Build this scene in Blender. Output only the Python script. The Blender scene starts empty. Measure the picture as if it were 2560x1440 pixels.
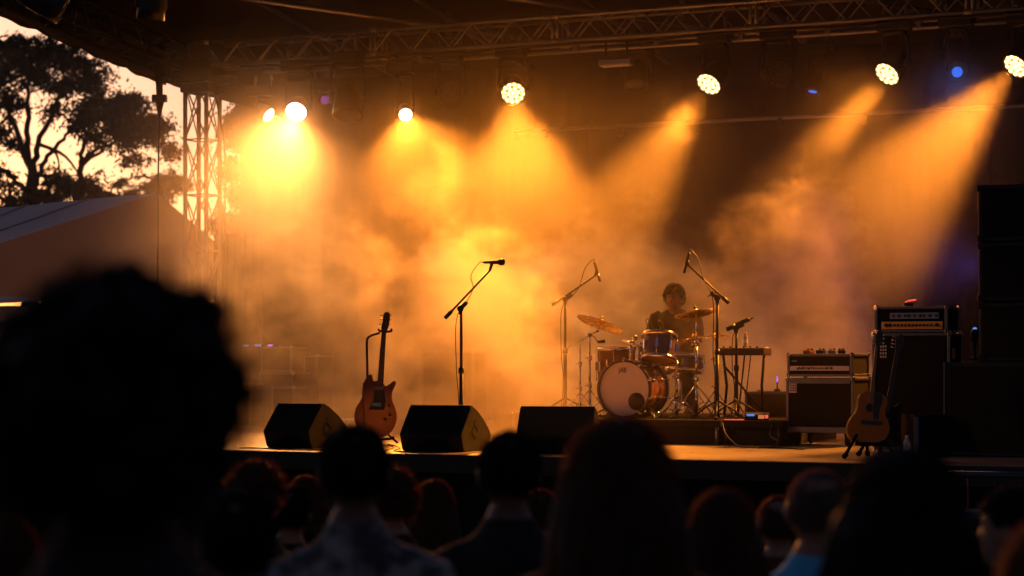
import bpy, bmesh, math, random
from mathutils import Vector, Matrix, Quaternion, noise
random.seed(7)
R = math.radians
scene = bpy.context.scene
COL = scene.collection
F, HX, HY, CAMZ = 5000.0, 1280.0, 903.0, 2.05     # focal length in photo pixels, principal column, horizon row, eye height
DECK = 1.30                                       # stage floor above the ground
TH = R(-23.9)
EX = Vector((math.cos(TH), math.sin(TH), 0)); EY = Vector((-math.sin(TH), math.cos(TH), 0))
ORG = Vector((0, 15.9, 0))
# ---------------------------------------------------------------- camera
cd = bpy.data.cameras.new('camera'); cam = bpy.data.objects.new('camera', cd); COL.objects.link(cam)
cam.location = (0, 0, CAMZ); cam.rotation_euler = (R(90), 0, 0)
cd.sensor_width = 36; cd.lens = F / 2560 * 36; cd.shift_y = (HY - 720) / 2560
cd.clip_start = 0.1; cd.clip_end = 2000
cd.dof.use_dof = True; cd.dof.focus_distance = 16.8; cd.dof.aperture_fstop = 2.1; cd.dof.aperture_blades = 9
scene.camera = cam
# ---------------------------------------------------------------- places
def stage(u, v, z=0.0):                            # stage metres (along the front edge, upstage, above the deck) -> world
    p = ORG + EX * u + EY * v
    return Vector((p.x, p.y, DECK + z))
def uv(px, v):                                     # along-stage metres of a column at stage depth v
    k = (px - HX) / F
    return (k * (ORG.y + EY.y * v) - EY.x * v) / (EX.x - k * EX.y)
def spx(px, v, z=0.0): return stage(uv(px, v), v, z)
def zat(py, Y): return CAMZ - (py - HY) / F * Y     # world height of a row at depth Y
def at(px, py, v):                                 # world point of a pixel at stage depth v
    p = spx(px, v); p.z = zat(py, p.y); return p
def atY(px, py, Y): return Vector(((px - HX) / F * Y, Y, zat(py, Y)))
# ---------------------------------------------------------------- tagging
def tag(o, label=None, cat=None, group=None, kind=None):
    if label: o['label'] = label
    if cat: o['category'] = cat
    if group: o['group'] = group
    if kind: o['kind'] = kind
    return o
def empty(name, loc, rz=0.0, label=None, cat=None, group=None):
    o = bpy.data.objects.new(name, None); COL.objects.link(o)
    o.location = loc; o.rotation_euler = (0, 0, rz); o.empty_display_size = 0.1
    return tag(o, label, cat, group)
def kids(o): return [c for c in bpy.data.objects if c.parent == o]
def copy_tree(o, parent=None):
    c = o.copy(); COL.objects.link(c)
    if parent is not None: c.parent = parent
    for ch in list(CH.get(o.name, [])): 
        n = copy_tree(ch, c); CH.setdefault(c.name, []).append(n)
    return c
CH = {}
# ---------------------------------------------------------------- mesh building
def basis(d, up=Vector((0, 0, 1))):
    d = Vector(d).normalized()
    if abs(d.dot(up)) > 0.98: up = Vector((0, 1, 0))
    x = up.cross(d).normalized(); y = d.cross(x)
    return x, y, d
class MB:
    def __init__(s): s.v = []; s.f = []; s.mi = []; s.m = 0; s.sm = []; s.cuts = []
    def piece(s): s.cuts.append((len(s.v), len(s.f)))     # what follows is the next separate piece
    def face(s, idx, smooth=False): s.f.append(tuple(idx)); s.mi.append(s.m); s.sm.append(smooth)
    def box(s, c, size, M=None, bev=0.0):
        c = Vector(c); hx, hy, hz = [k / 2 for k in size]; b = min(bev, hx * .9, hy * .9, hz * .9)
        if b <= 0:
            n = len(s.v)
            for z in (-hz, hz):
                for x, y in ((-hx, -hy), (hx, -hy), (hx, hy), (-hx, hy)):
                    p = Vector((x, y, z)); s.v.append(c + (M @ p if M else p))
            for q in ((3, 2, 1, 0), (4, 5, 6, 7), (0, 1, 5, 4), (1, 2, 6, 5), (2, 3, 7, 6), (3, 0, 4, 7)): s.face([n + i for i in q])
            return s
        bm = bmesh.new(); bmesh.ops.create_cube(bm, size=1)
        for w in bm.verts: w.co = Vector((w.co.x * 2 * hx, w.co.y * 2 * hy, w.co.z * 2 * hz))
        bmesh.ops.bevel(bm, geom=bm.edges[:], offset=b, segments=2, affect='EDGES', profile=0.5)
        s.add_bm(bm, c, M); return s
    def add_bm(s, bm, c=Vector((0, 0, 0)), M=None, smooth=False):
        n = len(s.v); bm.verts.index_update()
        for w in bm.verts: s.v.append(c + (M @ w.co if M else w.co.copy()))
        for f in bm.faces: s.face([n + w.index for w in f.verts], smooth)
        bm.free()
    def tube(s, pts, r, seg=8, cap=True):
        pts = [Vector(p) for p in pts]; n0 = len(s.v); k = len(pts)
        rr = r if isinstance(r, (list, tuple)) else [r] * k
        up = None
        for i, p in enumerate(pts):
            d = (pts[min(i + 1, k - 1)] - pts[max(i - 1, 0)])
            if d.length < 1e-9: d = Vector((0, 0, 1))
            d.normalize()
            if up is None: x, y, _ = basis(d)
            else:
                x = up - d * up.dot(d)
                if x.length < 1e-6: x, y, _ = basis(d)
                x.normalize(); y = d.cross(x)
            up = x
            for j in range(seg):
                a = 2 * math.pi * j / seg
                s.v.append(p + (x * math.cos(a) + y * math.sin(a)) * rr[i])
        for i in range(k - 1):
            for j in range(seg):
                a, b = n0 + i * seg + j, n0 + i * seg + (j + 1) % seg
                s.face((a, b, b + seg, a + seg), True)
        if cap:
            s.face([n0 + j for j in range(seg)][::-1]); s.face([n0 + (k - 1) * seg + j for j in range(seg)])
        return s
    def lathe(s, prof, c=(0, 0, 0), axis=(0, 0, 1), seg=24, smooth=True, sx=1.0, sy=1.0, closed=False):
        c = Vector(c); x, y, d = basis(axis); n0 = len(s.v); k = len(prof)
        for r, h in prof:
            for j in range(seg):
                a = 2 * math.pi * j / seg
                s.v.append(c + d * h + (x * math.cos(a) * sx + y * math.sin(a) * sy) * max(r, 1e-5))
        for i in range(k - 1):
            for j in range(seg):
                a, b = n0 + i * seg + j, n0 + i * seg + (j + 1) % seg
                s.face((a, b, b + seg, a + seg), smooth)
        if not closed:
            if prof[0][0] > 1e-4: s.face([n0 + j for j in range(seg)][::-1])
            if prof[-1][0] > 1e-4: s.face([n0 + (k - 1) * seg + j for j in range(seg)])
        return s
    def prism(s, outline, h0, h1, M=None, c=(0, 0, 0), smooth=False):     # outline in local xy, extruded along z
        c = Vector(c); n = len(s.v); k = len(outline)
        for h in (h0, h1):
            for x, y in outline:
                p = Vector((x, y, h)); s.v.append(c + (M @ p if M else p))
        s.face([n + j for j in range(k)][::-1]); s.face([n + k + j for j in range(k)])
        for j in range(k): s.face((n + j, n + (j + 1) % k, n + k + (j + 1) % k, n + k + j), smooth)
        return s
    def poly(s, pts):
        n = len(s.v); s.v += [Vector(p) for p in pts]; s.face(range(n, n + len(pts))); return s
    def build_each(s, name, m, parent, fix=True):          # every marked piece becomes a child of its own
        cu = s.cuts + [(len(s.v), len(s.f))]; out = []
        for (v0, f0), (v1, f1) in zip(cu[:-1], cu[1:]):
            q = MB(); q.v = s.v[v0:v1]; q.f = [tuple(i - v0 for i in f) for f in s.f[f0:f1]]; q.mi = s.mi[f0:f1]; q.sm = s.sm[f0:f1]
            out.append(q.build(name, m, parent, fix=fix))
        return out
    def build(s, name, mats, parent=None, loc=None, rot=None, fix=True):
        me = bpy.data.meshes.new(name)
        me.from_pydata([tuple(p) for p in s.v], [], s.f)
        for m in (mats if isinstance(mats, (list, tuple)) else [mats]): me.materials.append(m)
        me.polygons.foreach_set('material_index', s.mi); me.polygons.foreach_set('use_smooth', s.sm)
        me.update()
        if fix:
            bm = bmesh.new(); bm.from_mesh(me); bmesh.ops.recalc_face_normals(bm, faces=bm.faces); bm.to_mesh(me); bm.free()
        o = bpy.data.objects.new(name, me); COL.objects.link(o)
        if parent is not None: o.parent = parent; CH.setdefault(parent.name, []).append(o)
        if loc is not None: o.location = loc
        if rot is not None: o.rotation_euler = rot
        return o
def bez(p0, p1, p2, p3, n=10):
    p0, p1, p2, p3 = map(Vector, (p0, p1, p2, p3))
    return [p0 * (1 - t) ** 3 + p1 * 3 * t * (1 - t) ** 2 + p2 * 3 * t * t * (1 - t) + p3 * t ** 3 for t in [i / n for i in range(n + 1)]]
def spline(pts, n=6):                                # Catmull-Rom through the points
    P = [Vector(p) for p in pts]; P = [P[0] * 2 - P[1]] + P + [P[-1] * 2 - P[-2]]; out = []
    for i in range(1, len(P) - 2):
        a, b, c, d = P[i - 1], P[i], P[i + 1], P[i + 2]
        for k in range(n):
            t = k / n
            out.append(0.5 * ((2 * b) + (c - a) * t + (2 * a - 5 * b + 4 * c - d) * t * t + (3 * b - a - 3 * c + d) * t ** 3))
    out.append(P[-2]); return out
# ---------------------------------------------------------------- materials
def mat(name, col, rough=0.6, metal=0.0, spec=0.5, var=0.0, scale=6.0, bump=0.0, bscale=60.0, trans=0.0, alpha=1.0, sheen=0.0, coat=0.0):
    m = bpy.data.materials.new(name); m.use_nodes = True; nt = m.node_tree; b = nt.nodes['Principled BSDF']
    b.inputs['Base Color'].default_value = (*col, 1); b.inputs['Roughness'].default_value = rough
    b.inputs['Metallic'].default_value = metal; b.inputs['Specular IOR Level'].default_value = spec
    b.inputs['Transmission Weight'].default_value = trans; b.inputs['Coat Weight'].default_value = coat
    if sheen: b.inputs['Sheen Weight'].default_value = sheen
    if var or bump:
        tc = nt.nodes.new('ShaderNodeTexCoord')
    if var:
        n = nt.nodes.new('ShaderNodeTexNoise'); n.inputs['Scale'].default_value = scale; n.inputs['Detail'].default_value = 4
        nt.links.new(tc.outputs['Object'], n.inputs['Vector'])
        mx = nt.nodes.new('ShaderNodeMix'); mx.data_type = 'RGBA'
        mx.inputs[6].default_value = (*[c * (1 - var) for c in col], 1); mx.inputs[7].default_value = (*[min(1, c * (1 + var)) for c in col], 1)
        nt.links.new(n.outputs['Fac'], mx.inputs[0]); nt.links.new(mx.outputs[2], b.inputs['Base Color'])
        rr = nt.nodes.new('ShaderNodeMapRange'); rr.inputs['To Min'].default_value = max(0.03, rough - .12); rr.inputs['To Max'].default_value = min(1, rough + .12)
        nt.links.new(n.outputs['Fac'], rr.inputs['Value']); nt.links.new(rr.outputs['Result'], b.inputs['Roughness'])
    if bump:
        n2 = nt.nodes.new('ShaderNodeTexNoise'); n2.inputs['Scale'].default_value = bscale; n2.inputs['Detail'].default_value = 3
        nt.links.new(tc.outputs['Object'], n2.inputs['Vector'])
        bp = nt.nodes.new('ShaderNodeBump'); bp.inputs['Strength'].default_value = bump; bp.inputs['Distance'].default_value = 0.01
        nt.links.new(n2.outputs['Fac'], bp.inputs['Height']); nt.links.new(bp.outputs['Normal'], b.inputs['Normal'])
    return m
def emit(name, col, strength):
    m = bpy.data.materials.new(name); m.use_nodes = True; nt = m.node_tree; nt.nodes.clear()
    e = nt.nodes.new('ShaderNodeEmission'); e.inputs['Color'].default_value = (*col, 1); e.inputs['Strength'].default_value = strength
    o = nt.nodes.new('ShaderNodeOutputMaterial'); nt.links.new(e.outputs[0], o.inputs['Surface'])
    m.cycles.emission_sampling = 'NONE'
    return m
P1, P2, P3, P4, P5, P6 = 2700, 3100, 3800, 3200, 2900, 3800
PB2 = 5000
SPILL = .08
PC1 = 300; PB = 170
SKYS = 0.066
WB = (1.0, .87, 1.4); DUSK = .46
# ---------------------------------------------------------------- palette
RZ = Matrix.Rotation(TH, 3, 'Z')
M_black = mat('black paint', (.012, .012, .013), .45, var=.35, scale=9)
M_rubber = mat('black rubber', (.008, .008, .008), .85, spec=.15, var=.2)
M_steel = mat('black steel', (.02, .02, .021), .35, metal=.6, var=.3, scale=20)
M_vinyl = mat('black vinyl', (.014, .012, .012), .8, spec=.15, bump=.5, bscale=260, var=.3, scale=5)
M_carpet = mat('speaker carpet', (.02, .018, .017), .95, spec=.15, bump=.8, bscale=420, var=.3, scale=8)
M_grille = mat('speaker grille cloth', (.016, .011, .010), .9, spec=.2, bump=.7, bscale=300, var=.3)
M_alu = mat('brushed aluminium', (.2, .185, .195), .42, metal=1, var=.2, scale=14)
M_trussm = mat('worn truss aluminium', (.42, .41, .4), .42, metal=.9, var=.35, scale=5)
M_chrome = mat('chrome', (.8, .8, .82), .12, metal=1, var=.08, scale=8)
M_bronze = mat('cymbal bronze', (.82, .55, .2), .26, metal=1, var=.2, scale=18)
M_shell = mat('brown drum wrap', (.2, .085, .03), .22, var=.35, scale=11, coat=.6)
M_shell2 = mat('dark drum wrap', (.07, .04, .05), .2, var=.35, scale=11, coat=.6)
M_head = mat('coated drum head', (.72, .62, .55), .6, var=.12, scale=4)
M_amberhead = mat('clear amber drum head', (.75, .42, .12), .35, var=.1)
M_sun = mat('sunburst lacquer', (.45, .2, .06), .25, coat=.5)
nt = M_sun.node_tree; tc = nt.nodes.new('ShaderNodeTexCoord'); mp = nt.nodes.new('ShaderNodeMapping'); mp.inputs['Location'].default_value = (0, 0, -.22); vl = nt.nodes.new('ShaderNodeVectorMath'); vl.operation = 'LENGTH'
cr = nt.nodes.new('ShaderNodeValToRGB'); cr.color_ramp.elements[0].position = .1; cr.color_ramp.elements[0].color = (.42, .17, .03, 1); cr.color_ramp.elements[1].position = .27; cr.color_ramp.elements[1].color = (.10, .03, .012, 1)
nt.links.new(tc.outputs['Object'], mp.inputs['Vector']); nt.links.new(mp.outputs[0], vl.inputs[0]); nt.links.new(vl.outputs['Value'], cr.inputs[0]); nt.links.new(cr.outputs[0], nt.nodes['Principled BSDF'].inputs['Base Color'])
M_spruce = mat('spruce guitar top', (.6, .17, .018), .5, var=.18, scale=5, spec=.2)
M_dkwood = mat('dark rosewood', (.045, .022, .014), .4, var=.4, scale=16)
M_maple = mat('maple neck', (.3, .15, .06), .35, var=.25, scale=12)
M_dkguitar = mat('dark guitar lacquer', (.010, .006, .006), .5, spec=.2, var=.3)
M_ply = mat('black laminated case panel', (.010, .008, .007), .85, spec=.12, var=.4, scale=7)
M_deck = mat('stage ply', (.24, .2, .17), .36, var=.45, scale=3.5, bump=.25, bscale=45)
M_cloth = mat('black stage cloth', (.004, .0038, .0038), .9, bump=.6, bscale=30, var=.3, scale=4)
M_canopy = mat('dark roof tarpaulin', (.03, .02, .015), .6, var=.3, scale=1.2, bump=.4, bscale=6)
M_white = mat('white enamel', (.72, .7, .66), .5, var=.15)
M_tape = mat('pale marking', (.6, .5, .48), .7, var=.25, scale=40)
M_plate = mat('gold control plate', (.8, .34, .06), .45, metal=.0, var=.15)
M_bluegrey = mat('blue grey amp panel', (.2, .22, .34), .4, var=.3, scale=30)
M_plastic = mat('clear bottle plastic', (.75, .8, .86), .12, trans=.55, spec=.6)
M_cap = mat('bottle cap', (.75, .55, .5), .5, var=.1)
M_cable = mat('black cable', (.014, .013, .013), .5, var=.2)
M_dirt = mat('trampled turf', (.05, .05, .028), .95, var=.45, scale=.8, bump=.8, bscale=9)

# ---------------------------------------------------------------- ground, falling gently towards the stage
def gz(Y):
    t = min(1, max(0, (Y - 1) / 9)); return .3 * (1 - t * t * (3 - 2 * t))
b = MB(); xs = [-600, -120, -40, -15, -8, -4, 0, 4, 8, 15, 40, 120, 600]; ys = [-200, -40, -8, 0, 1, 2, 3, 4, 5, 6, 7, 8, 9, 10, 12, 20, 40, 90, 300, 1200]
for y in ys:
    for x in xs: b.v.append(Vector((x, y, gz(y))))
for j in range(len(ys) - 1):
    for i in range(len(xs) - 1):
        n = j * len(xs) + i; b.face((n, n + 1, n + 1 + len(xs), n + len(xs)), True)
tag(b.build('ground', M_dirt), kind='structure')

# ---------------------------------------------------------------- stage deck with its black skirt
UL, UR, VB = -7.6, 7.4, 8.9
st = empty('stage_platform', ORG, TH, 'long raised concert stage with a glossy lit floor and black cloth skirt', 'stage')
b = MB(); b.box(((UL + UR) / 2, VB / 2, DECK - .03), (UR - UL, VB, .06), bev=.006); b.build('deck', M_deck, st)
b = MB(); b.box(((UL + UR) / 2, -.012, DECK - .078), (UR - UL, .02, .146)); b.build('edge_beam', M_black, st)
b = MB(); N_ = 260                                   # pleated skirt
for k in range(N_ + 1):
    u = UL + (UR - UL) * k / N_; w = .09 + .028 * math.sin(k * 1.13) + .014 * math.sin(k * 2.9)
    b.v += [Vector((u, w, DECK - .15)), Vector((u, w + .02 * math.sin(k * .7), .01))]
for k in range(N_): b.face((2 * k, 2 * k + 1, 2 * k + 3, 2 * k + 2), True)
b.build('skirt', M_cloth, st, fix=False)
b = MB()
for k in range(7):
    for v in (1.4, 4.4, 7.6): b.box((UL + .4 + k * 2.36, v, (DECK - .06) / 2), (.07, .07, DECK - .062))
b.build('support_leg', M_steel, st)

# ---------------------------------------------------------------- roof
def roofz(v): return 4.78 + (5.5 - v) * .117
rf = empty('stage_roof', ORG, TH, 'dark raked canopy roof over the whole stage', 'roof')
b = MB(); NU, NV = 26, 14
for j in range(NV + 1):
    v = -1.6 + (VB + 1.7) * j / NV
    for i in range(NU + 1):
        u = -7.0 + 14.6 * i / NU; sag = .05 * math.sin(i * math.pi / 2.0) + .03 * noise.noise(Vector((u, v, 0)))
        b.v.append(Vector((u, v, DECK + roofz(v) + sag)))
for j in range(NV):
    for i in range(NU):
        n = j * (NU + 1) + i; b.face((n, n + 1, n + NU + 2, n + NU + 1), True)
b.build('canopy', M_canopy, rf, fix=False)
for k, u in enumerate((-5.2, -3.4, -1.6, .2, 2.0, 3.8, 5.6)):  # rafters under the tarpaulin
    b = MB(); b.tube([(u, -1.5, DECK + roofz(-1.5) - .1), (u, VB, DECK + roofz(VB) - .1)], .035, 8); b.build('rafter', M_trussm, rf)
for (u0, v0, u1, v1) in ((-6.4, 3.2, -2.2, 7.2), (-4.4, 3.0, -.4, 7.0), (-1.2, 3.6, 2.4, 7.2), (2.6, 3.2, 6.2, 6.8)):
    b = MB(); b.tube([(u0, v0, DECK + roofz(v0) - .17), (u1, v1, DECK + roofz(v1) - .17)], .03, 8); b.build('brace', M_trussm, rf)
for u in (-3.4, -.6, 2.2, 4.9):
    b = MB(); b.box((u, 5.9, DECK + roofz(5.9) - .17), (.06, .06, .3)); b.build('drop_post', M_trussm, rf)

def truss_mesh(p0, p1, w, h, bay, rc=.024, rl=.011, up=Vector((0, 0, 1)), cross=False):
    p0, p1 = Vector(p0), Vector(p1); d = p1 - p0; L = d.length; d.normalize()
    s = up.cross(d).normalized(); t = d.cross(s).normalized()
    cs = [s * a * w / 2 + t * c * h / 2 for a, c in ((-1, -1), (1, -1), (1, 1), (-1, 1))]
    ch, la = MB(), MB()
    for c in cs: ch.tube([p0 + c, p1 + c], rc, 10)
    n = max(1, round(L / bay)); q = L / n
    for i in range(n):
        for k in range(4):
            A, B = cs[k], cs[(k + 1) % 4]
            a0, a1, am = p0 + d * q * i, p0 + d * q * (i + 1), p0 + d * q * (i + .5)
            if cross:
                la.tube([a0 + A, a1 + B], rl, 6, False); la.tube([a0 + B, a1 + A], rl, 6, False); la.tube([a0 + A, a0 + B], rl, 6, False)
            else:
                la.tube([a0 + A, am + B], rl, 6, False); la.tube([am + B, a1 + A], rl, 6, False)
    pl = MB(); m = max(1, round(L / 2.1))
    for i in range(m + 1):
        pl.piece(); c = p0 + d * min(L - .02, max(.02, L * i / m))
        for k in range(4):
            for e in ((-.03, .03) if 0 < i < m else (0,)): pl.tube([c + d * e + cs[k], c + d * e + cs[(k + 1) % 4]], .018, 6)
        for cc in cs: pl.lathe([(rc + .012, -.05), (rc + .012, .05)], c + cc, d, 10)
    return ch, la, pl
def truss(name, p0, p1, w, h, bay, label, up=Vector((0, 0, 1)), cross=False, cat='truss', **k):
    o = empty(name, Vector(p0), 0, label, cat); q0 = Vector((0, 0, 0)); q1 = Vector(p1) - Vector(p0)
    ch, la, pl = truss_mesh(q0, q1, w, h, bay, up=up, cross=cross, **k)
    ch.build('chord', M_trussm, o); la.build('lattice', M_trussm, o); pl.build_each('connector', M_trussm, o); return o
TZ = 4.33
lt = truss('lighting_truss', stage(-6.3, 5.5, TZ), stage(7.0, 5.5, TZ), .29, .27, .5, 'long horizontal lattice truss carrying the stage lights over the band')
b = MB(); P = [stage(-5.8 + .42 * i, 5.33, TZ - .165 - .02 * abs(math.sin(i * 1.3)) - (.03 if i % 5 == 2 else 0)) - lt.location for i in range(31)]
b.tube(spline(P, 3), .016, 6); b.build('cable_loom', M_cable, lt)
b = MB(); b.tube([stage(-5.6, 5.5, TZ - .23) - lt.location, stage(6.9, 5.5, TZ - .23) - lt.location], .022, 8)
for i in range(14): b.box(stage(-5.4 + .93 * i, 5.5, TZ - .18) - lt.location, (.05, .09, .12), RZ)
b.build('lamp_pipe', M_trussm, lt)
bp = empty('support_pipe', stage(-3.4, 7.75, 3.55), 0, 'thin horizontal pipe behind the lamps in front of the black backdrop', 'pipe')
b = MB(); b.tube([Vector((0, 0, 0)), stage(7.2, 7.75, 3.55) - bp.location], .024, 8)
b.build('tube', M_trussm, bp)
b = MB()
for i in range(11): b.piece(); b.box(EX * (.4 + i * .98) + Vector((0, 0, -.05 - .02 * (i % 3))), (.05, .05, .1), RZ)
b.build_each('clamp', M_steel, bp)
sd = empty('side_truss', ORG, TH, 'sloping roof edge truss with dark fascia above the pale sky', 'truss')
s0, s1 = Vector((-6.75, 5.6, DECK + 4.28)), Vector((-6.75, -1.6, DECK + 5.09))
ch, la, pl = truss_mesh(s0, s1, .3, .36, .5, up=Vector((1, 0, 0)))
ch.build('chord', M_steel, sd); la.build('lattice', M_steel, sd); pl.build_each('connector', M_steel, sd)
b = MB(); b.prism([(8.9, DECK + 3.93), (5.75, DECK + 4.04), (-1.6, DECK + 4.86), (-1.6, DECK + 5.62), (5.75, DECK + 4.76), (8.9, DECK + 4.4)], -6.96, -6.94, Matrix(((0, 0, 1), (1, 0, 0), (0, 1, 0))))
b.build('fascia', M_canopy, sd)
b = MB()                                              # folded tarp edge hanging in uneven swags
for k in range(61):
    v = 5.6 - 7.2 * k / 60; z = DECK + 4.07 + (5.6 - v) * .113
    b.v += [Vector((-6.99, v, z + .05)), Vector((-6.99 + .02 * math.sin(k), v, z - .03 - .025 * abs(math.sin(k * .9)))) ]
for k in range(60): b.face((2 * k, 2 * k + 1, 2 * k + 3, 2 * k + 2), True)
b.build('tarp_hem', M_canopy, sd, fix=False)

# tower
tb = stage(-6.42, 5.5, 0); tb.z = gz(tb.y)
tw = empty('truss_tower', tb, 0, 'upright lattice roof tower against the dusk sky', 'tower')
q0, q1 = Vector((0, 0, .1)), Vector((0, 0, DECK + 4.0 - tb.z))
s_ = EX; ch, la, pl = truss_mesh(q0, q1, .29, .29, .62, rc=.026, rl=.009, up=EX, cross=True)
ch.build('chord', M_trussm, tw); la.build('lattice', M_trussm, tw); pl.build_each('connector', M_trussm, tw)
b = MB(); b.box((0, 0, .05), (.9, .9, .1), RZ, .01); b.build('base_plate', M_steel, tw)
zt = DECK + 4.03 - tb.z
b = MB(); b.box((0, 0, zt + .12), (.42, .42, .26), RZ, .01); b.box((0, 0, zt - .08), (.38, .38, .1), RZ, .01)
b.box(EX * .06 + Vector((0, 0, zt + .34)), (.30, .34, .2), RZ, .01); b.build('sleeve_block', M_steel, tw)
b = MB(); b.tube([-EX * .2 + Vector((0, 0, zt + .06)), -EX * .38 + Vector((0, 0, zt + .05)), -EX * .43 + Vector((0, 0, zt + .0))], [.03, .024, .018], 8); b.build('lever', M_steel, tw)
b = MB(); b.tube(spline([EX * .16 + Vector((0, -.1, zt - .05)), EX * .27 + Vector((0, -.1, zt - .5)), EX * .33 + Vector((0, -.1, zt - 1.0)), EX * .3 + Vector((0, -.1, zt - 2.2))]), .012, 6); b.build('cable', M_cable, tw)
b = MB(); b.box(EX * .33 + Vector((0, -.05, zt + .0)), (.22, .2, .1), RZ, .02); b.build('chain_motor', M_alu, tw)

# backdrop
b = MB(); N_ = 300; u0 = uv(600, 8.3); u1 = 7.4
for k in range(N_ + 1):
    u = u0 + (u1 - u0) * k / N_; w = 8.3 + .012 * math.sin(k * .83) + .008 * math.sin(k * 2.1)
    b.v += [Vector((u, w, 4.42)), Vector((u, w + .02 * math.sin(k * .4), .01))]
for k in range(N_): b.face((2 * k, 2 * k + 1, 2 * k + 3, 2 * k + 2), True)
o = b.build('backdrop_curtain', M_cloth, loc=stage(0, 0, 0), rot=(0, 0, TH), fix=False)
tag(o, 'tall black pleated curtain closing the back of the stage', 'curtain')

b = MB(); N_ = 40; u0 = uv(535, 7.0); u1 = uv(662, 7.0)
for k in range(N_ + 1):
    u = u0 + (u1 - u0) * k / N_; w = .04 * math.sin(k * .9) + .02 * math.sin(k * 2.3)
    b.v += [Vector((u, 7.0 + w, 2.35)), Vector((u, 7.0 + w, .01))]
for k in range(N_): b.face((2 * k, 2 * k + 1, 2 * k + 3, 2 * k + 2), True)
o = b.build('wing_curtain', M_cloth, loc=stage(0, 0, 0), rot=(0, 0, TH), fix=False)
tag(o, 'shorter black wing curtain in the glowing smoke beside the tower', 'curtain')
# ---------------------------------------------------------------- marquee
def fabric(name, col):
    m = mat(name, col, .7, var=.14, scale=2.0, bump=.5, bscale=3); nt = m.node_tree; p = nt.nodes['Principled BSDF']; out = nt.nodes['Material Output']
    t = nt.nodes.new('ShaderNodeBsdfTranslucent'); t.inputs['Color'].default_value = (*[c * .8 for c in col], 1)
    x = nt.nodes.new('ShaderNodeMixShader'); x.inputs[0].default_value = .5
    nt.links.new(p.outputs[0], x.inputs[1]); nt.links.new(t.outputs[0], x.inputs[2]); nt.links.new(x.outputs[0], out.inputs['Surface']); return m
M_tent = fabric('white marquee fabric', (.86, .86, .88))
M_tent2 = fabric('marquee cloth tinted by stage light', (.75, .56, .44))  # same white cloth, with the orange stage light put into its colour
pk = atY(390, 482, 26.0); rd = Vector((-.72, .69, 0)).normalized(); gd = Vector((.69, .72, 0)).normalized()
mq = empty('marquee_tent', Vector((pk.x, pk.y, 0)), 0, 'white pitched marquee tent beside the stage under the trees', 'tent')
pz = pk.z; ez = 2.98; WL, WR, DL = 3.9, 2.0, 9.0
def tp(g, r, z): p = gd * g + rd * r; return Vector((p.x, p.y, z))
def sheet(pts, name, m, nu=14, nv=8, sag=.05, par=mq):
    b = MB(); a, c, d, e = pts
    for j in range(nv + 1):
        for i in range(nu + 1):
            s, t = i / nu, j / nv; p = (a * (1 - s) + c * s) * (1 - t) + (e * (1 - s) + d * s) * t
            p = p + Vector((0, 0, -sag * math.sin(math.pi * s) * math.sin(math.pi * t))) + Vector((0, -1, .3)) * .03 * noise.noise(p * 1.3)
            b.v.append(p)
    for j in range(nv):
        for i in range(nu):
            n = j * (nu + 1) + i; b.face((n, n + 1, n + nu + 2, n + nu + 1), True)
    return b.build(name, m, par, fix=False)
sheet((tp(0, 0, pz), tp(0, DL, pz), tp(-WL, DL, ez), tp(-WL, 0, ez)), 'roof_panel', M_tent, 22, 10, .12)
sheet((tp(0, 0, pz), tp(0, DL, pz), tp(WR, DL, ez), tp(WR, 0, ez)), 'roof_panel', M_tent, 22, 10, .12)
b = MB(); nn = 24                                     # gable front sheet
for i in range(nn + 1):
    g = -WL + (WL + WR) * i / nn; zt_ = pz + (ez - pz) * (-g / WL if g < 0 else g / WR); zb = ez - .16 + .10 * ((g + .9) / 3) ** 2
    for j in range(9):
        t = j / 8; b.v.append(tp(g, -.02 + .015 * math.sin(g * 9 + t * 2) * t, zt_ * (1 - t) + min(zb, zt_ - .01) * t))
for i in range(nn):
    for j in range(8): n = i * 9 + j; b.face((n, n + 1, n + 10, n + 9), True)
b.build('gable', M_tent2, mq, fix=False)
for g, r in ((-WL, 0), (WR, 0), (-WL, DL), (WR, DL), (-1.0, 0)):
    b = MB(); b.tube([tp(g, r + .05, 0), tp(g, r + .05, ez)], .045, 10); b.build('post', M_alu, mq)
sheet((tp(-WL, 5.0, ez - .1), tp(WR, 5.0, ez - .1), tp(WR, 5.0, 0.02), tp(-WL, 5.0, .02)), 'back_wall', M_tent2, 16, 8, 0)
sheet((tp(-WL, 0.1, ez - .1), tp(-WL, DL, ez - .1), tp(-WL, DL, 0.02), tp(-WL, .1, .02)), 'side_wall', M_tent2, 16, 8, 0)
for g_, rr2 in ((-WL, .3), (-WL, 4.5), (WR, .3)):      # guy ropes
    b = MB(); sg = -1 if g_ < 0 else 1; b.tube([tp(g_, rr2, ez), tp(g_ + sg * 1.3, rr2, .02)], .008, 5); b.build('guy_rope', M_cable, mq)
for k in range(1, 6):                                 # welded seams over the roof panel
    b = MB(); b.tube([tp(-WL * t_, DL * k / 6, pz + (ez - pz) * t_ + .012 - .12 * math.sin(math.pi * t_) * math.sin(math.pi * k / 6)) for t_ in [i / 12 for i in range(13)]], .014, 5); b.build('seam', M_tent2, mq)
for z in (2.05, 2.5):
    b = MB(); b.tube([tp(-WL, .06, z), tp(-1.0, .06, z)], .03, 8); b.build('rail', M_alu, mq)

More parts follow.
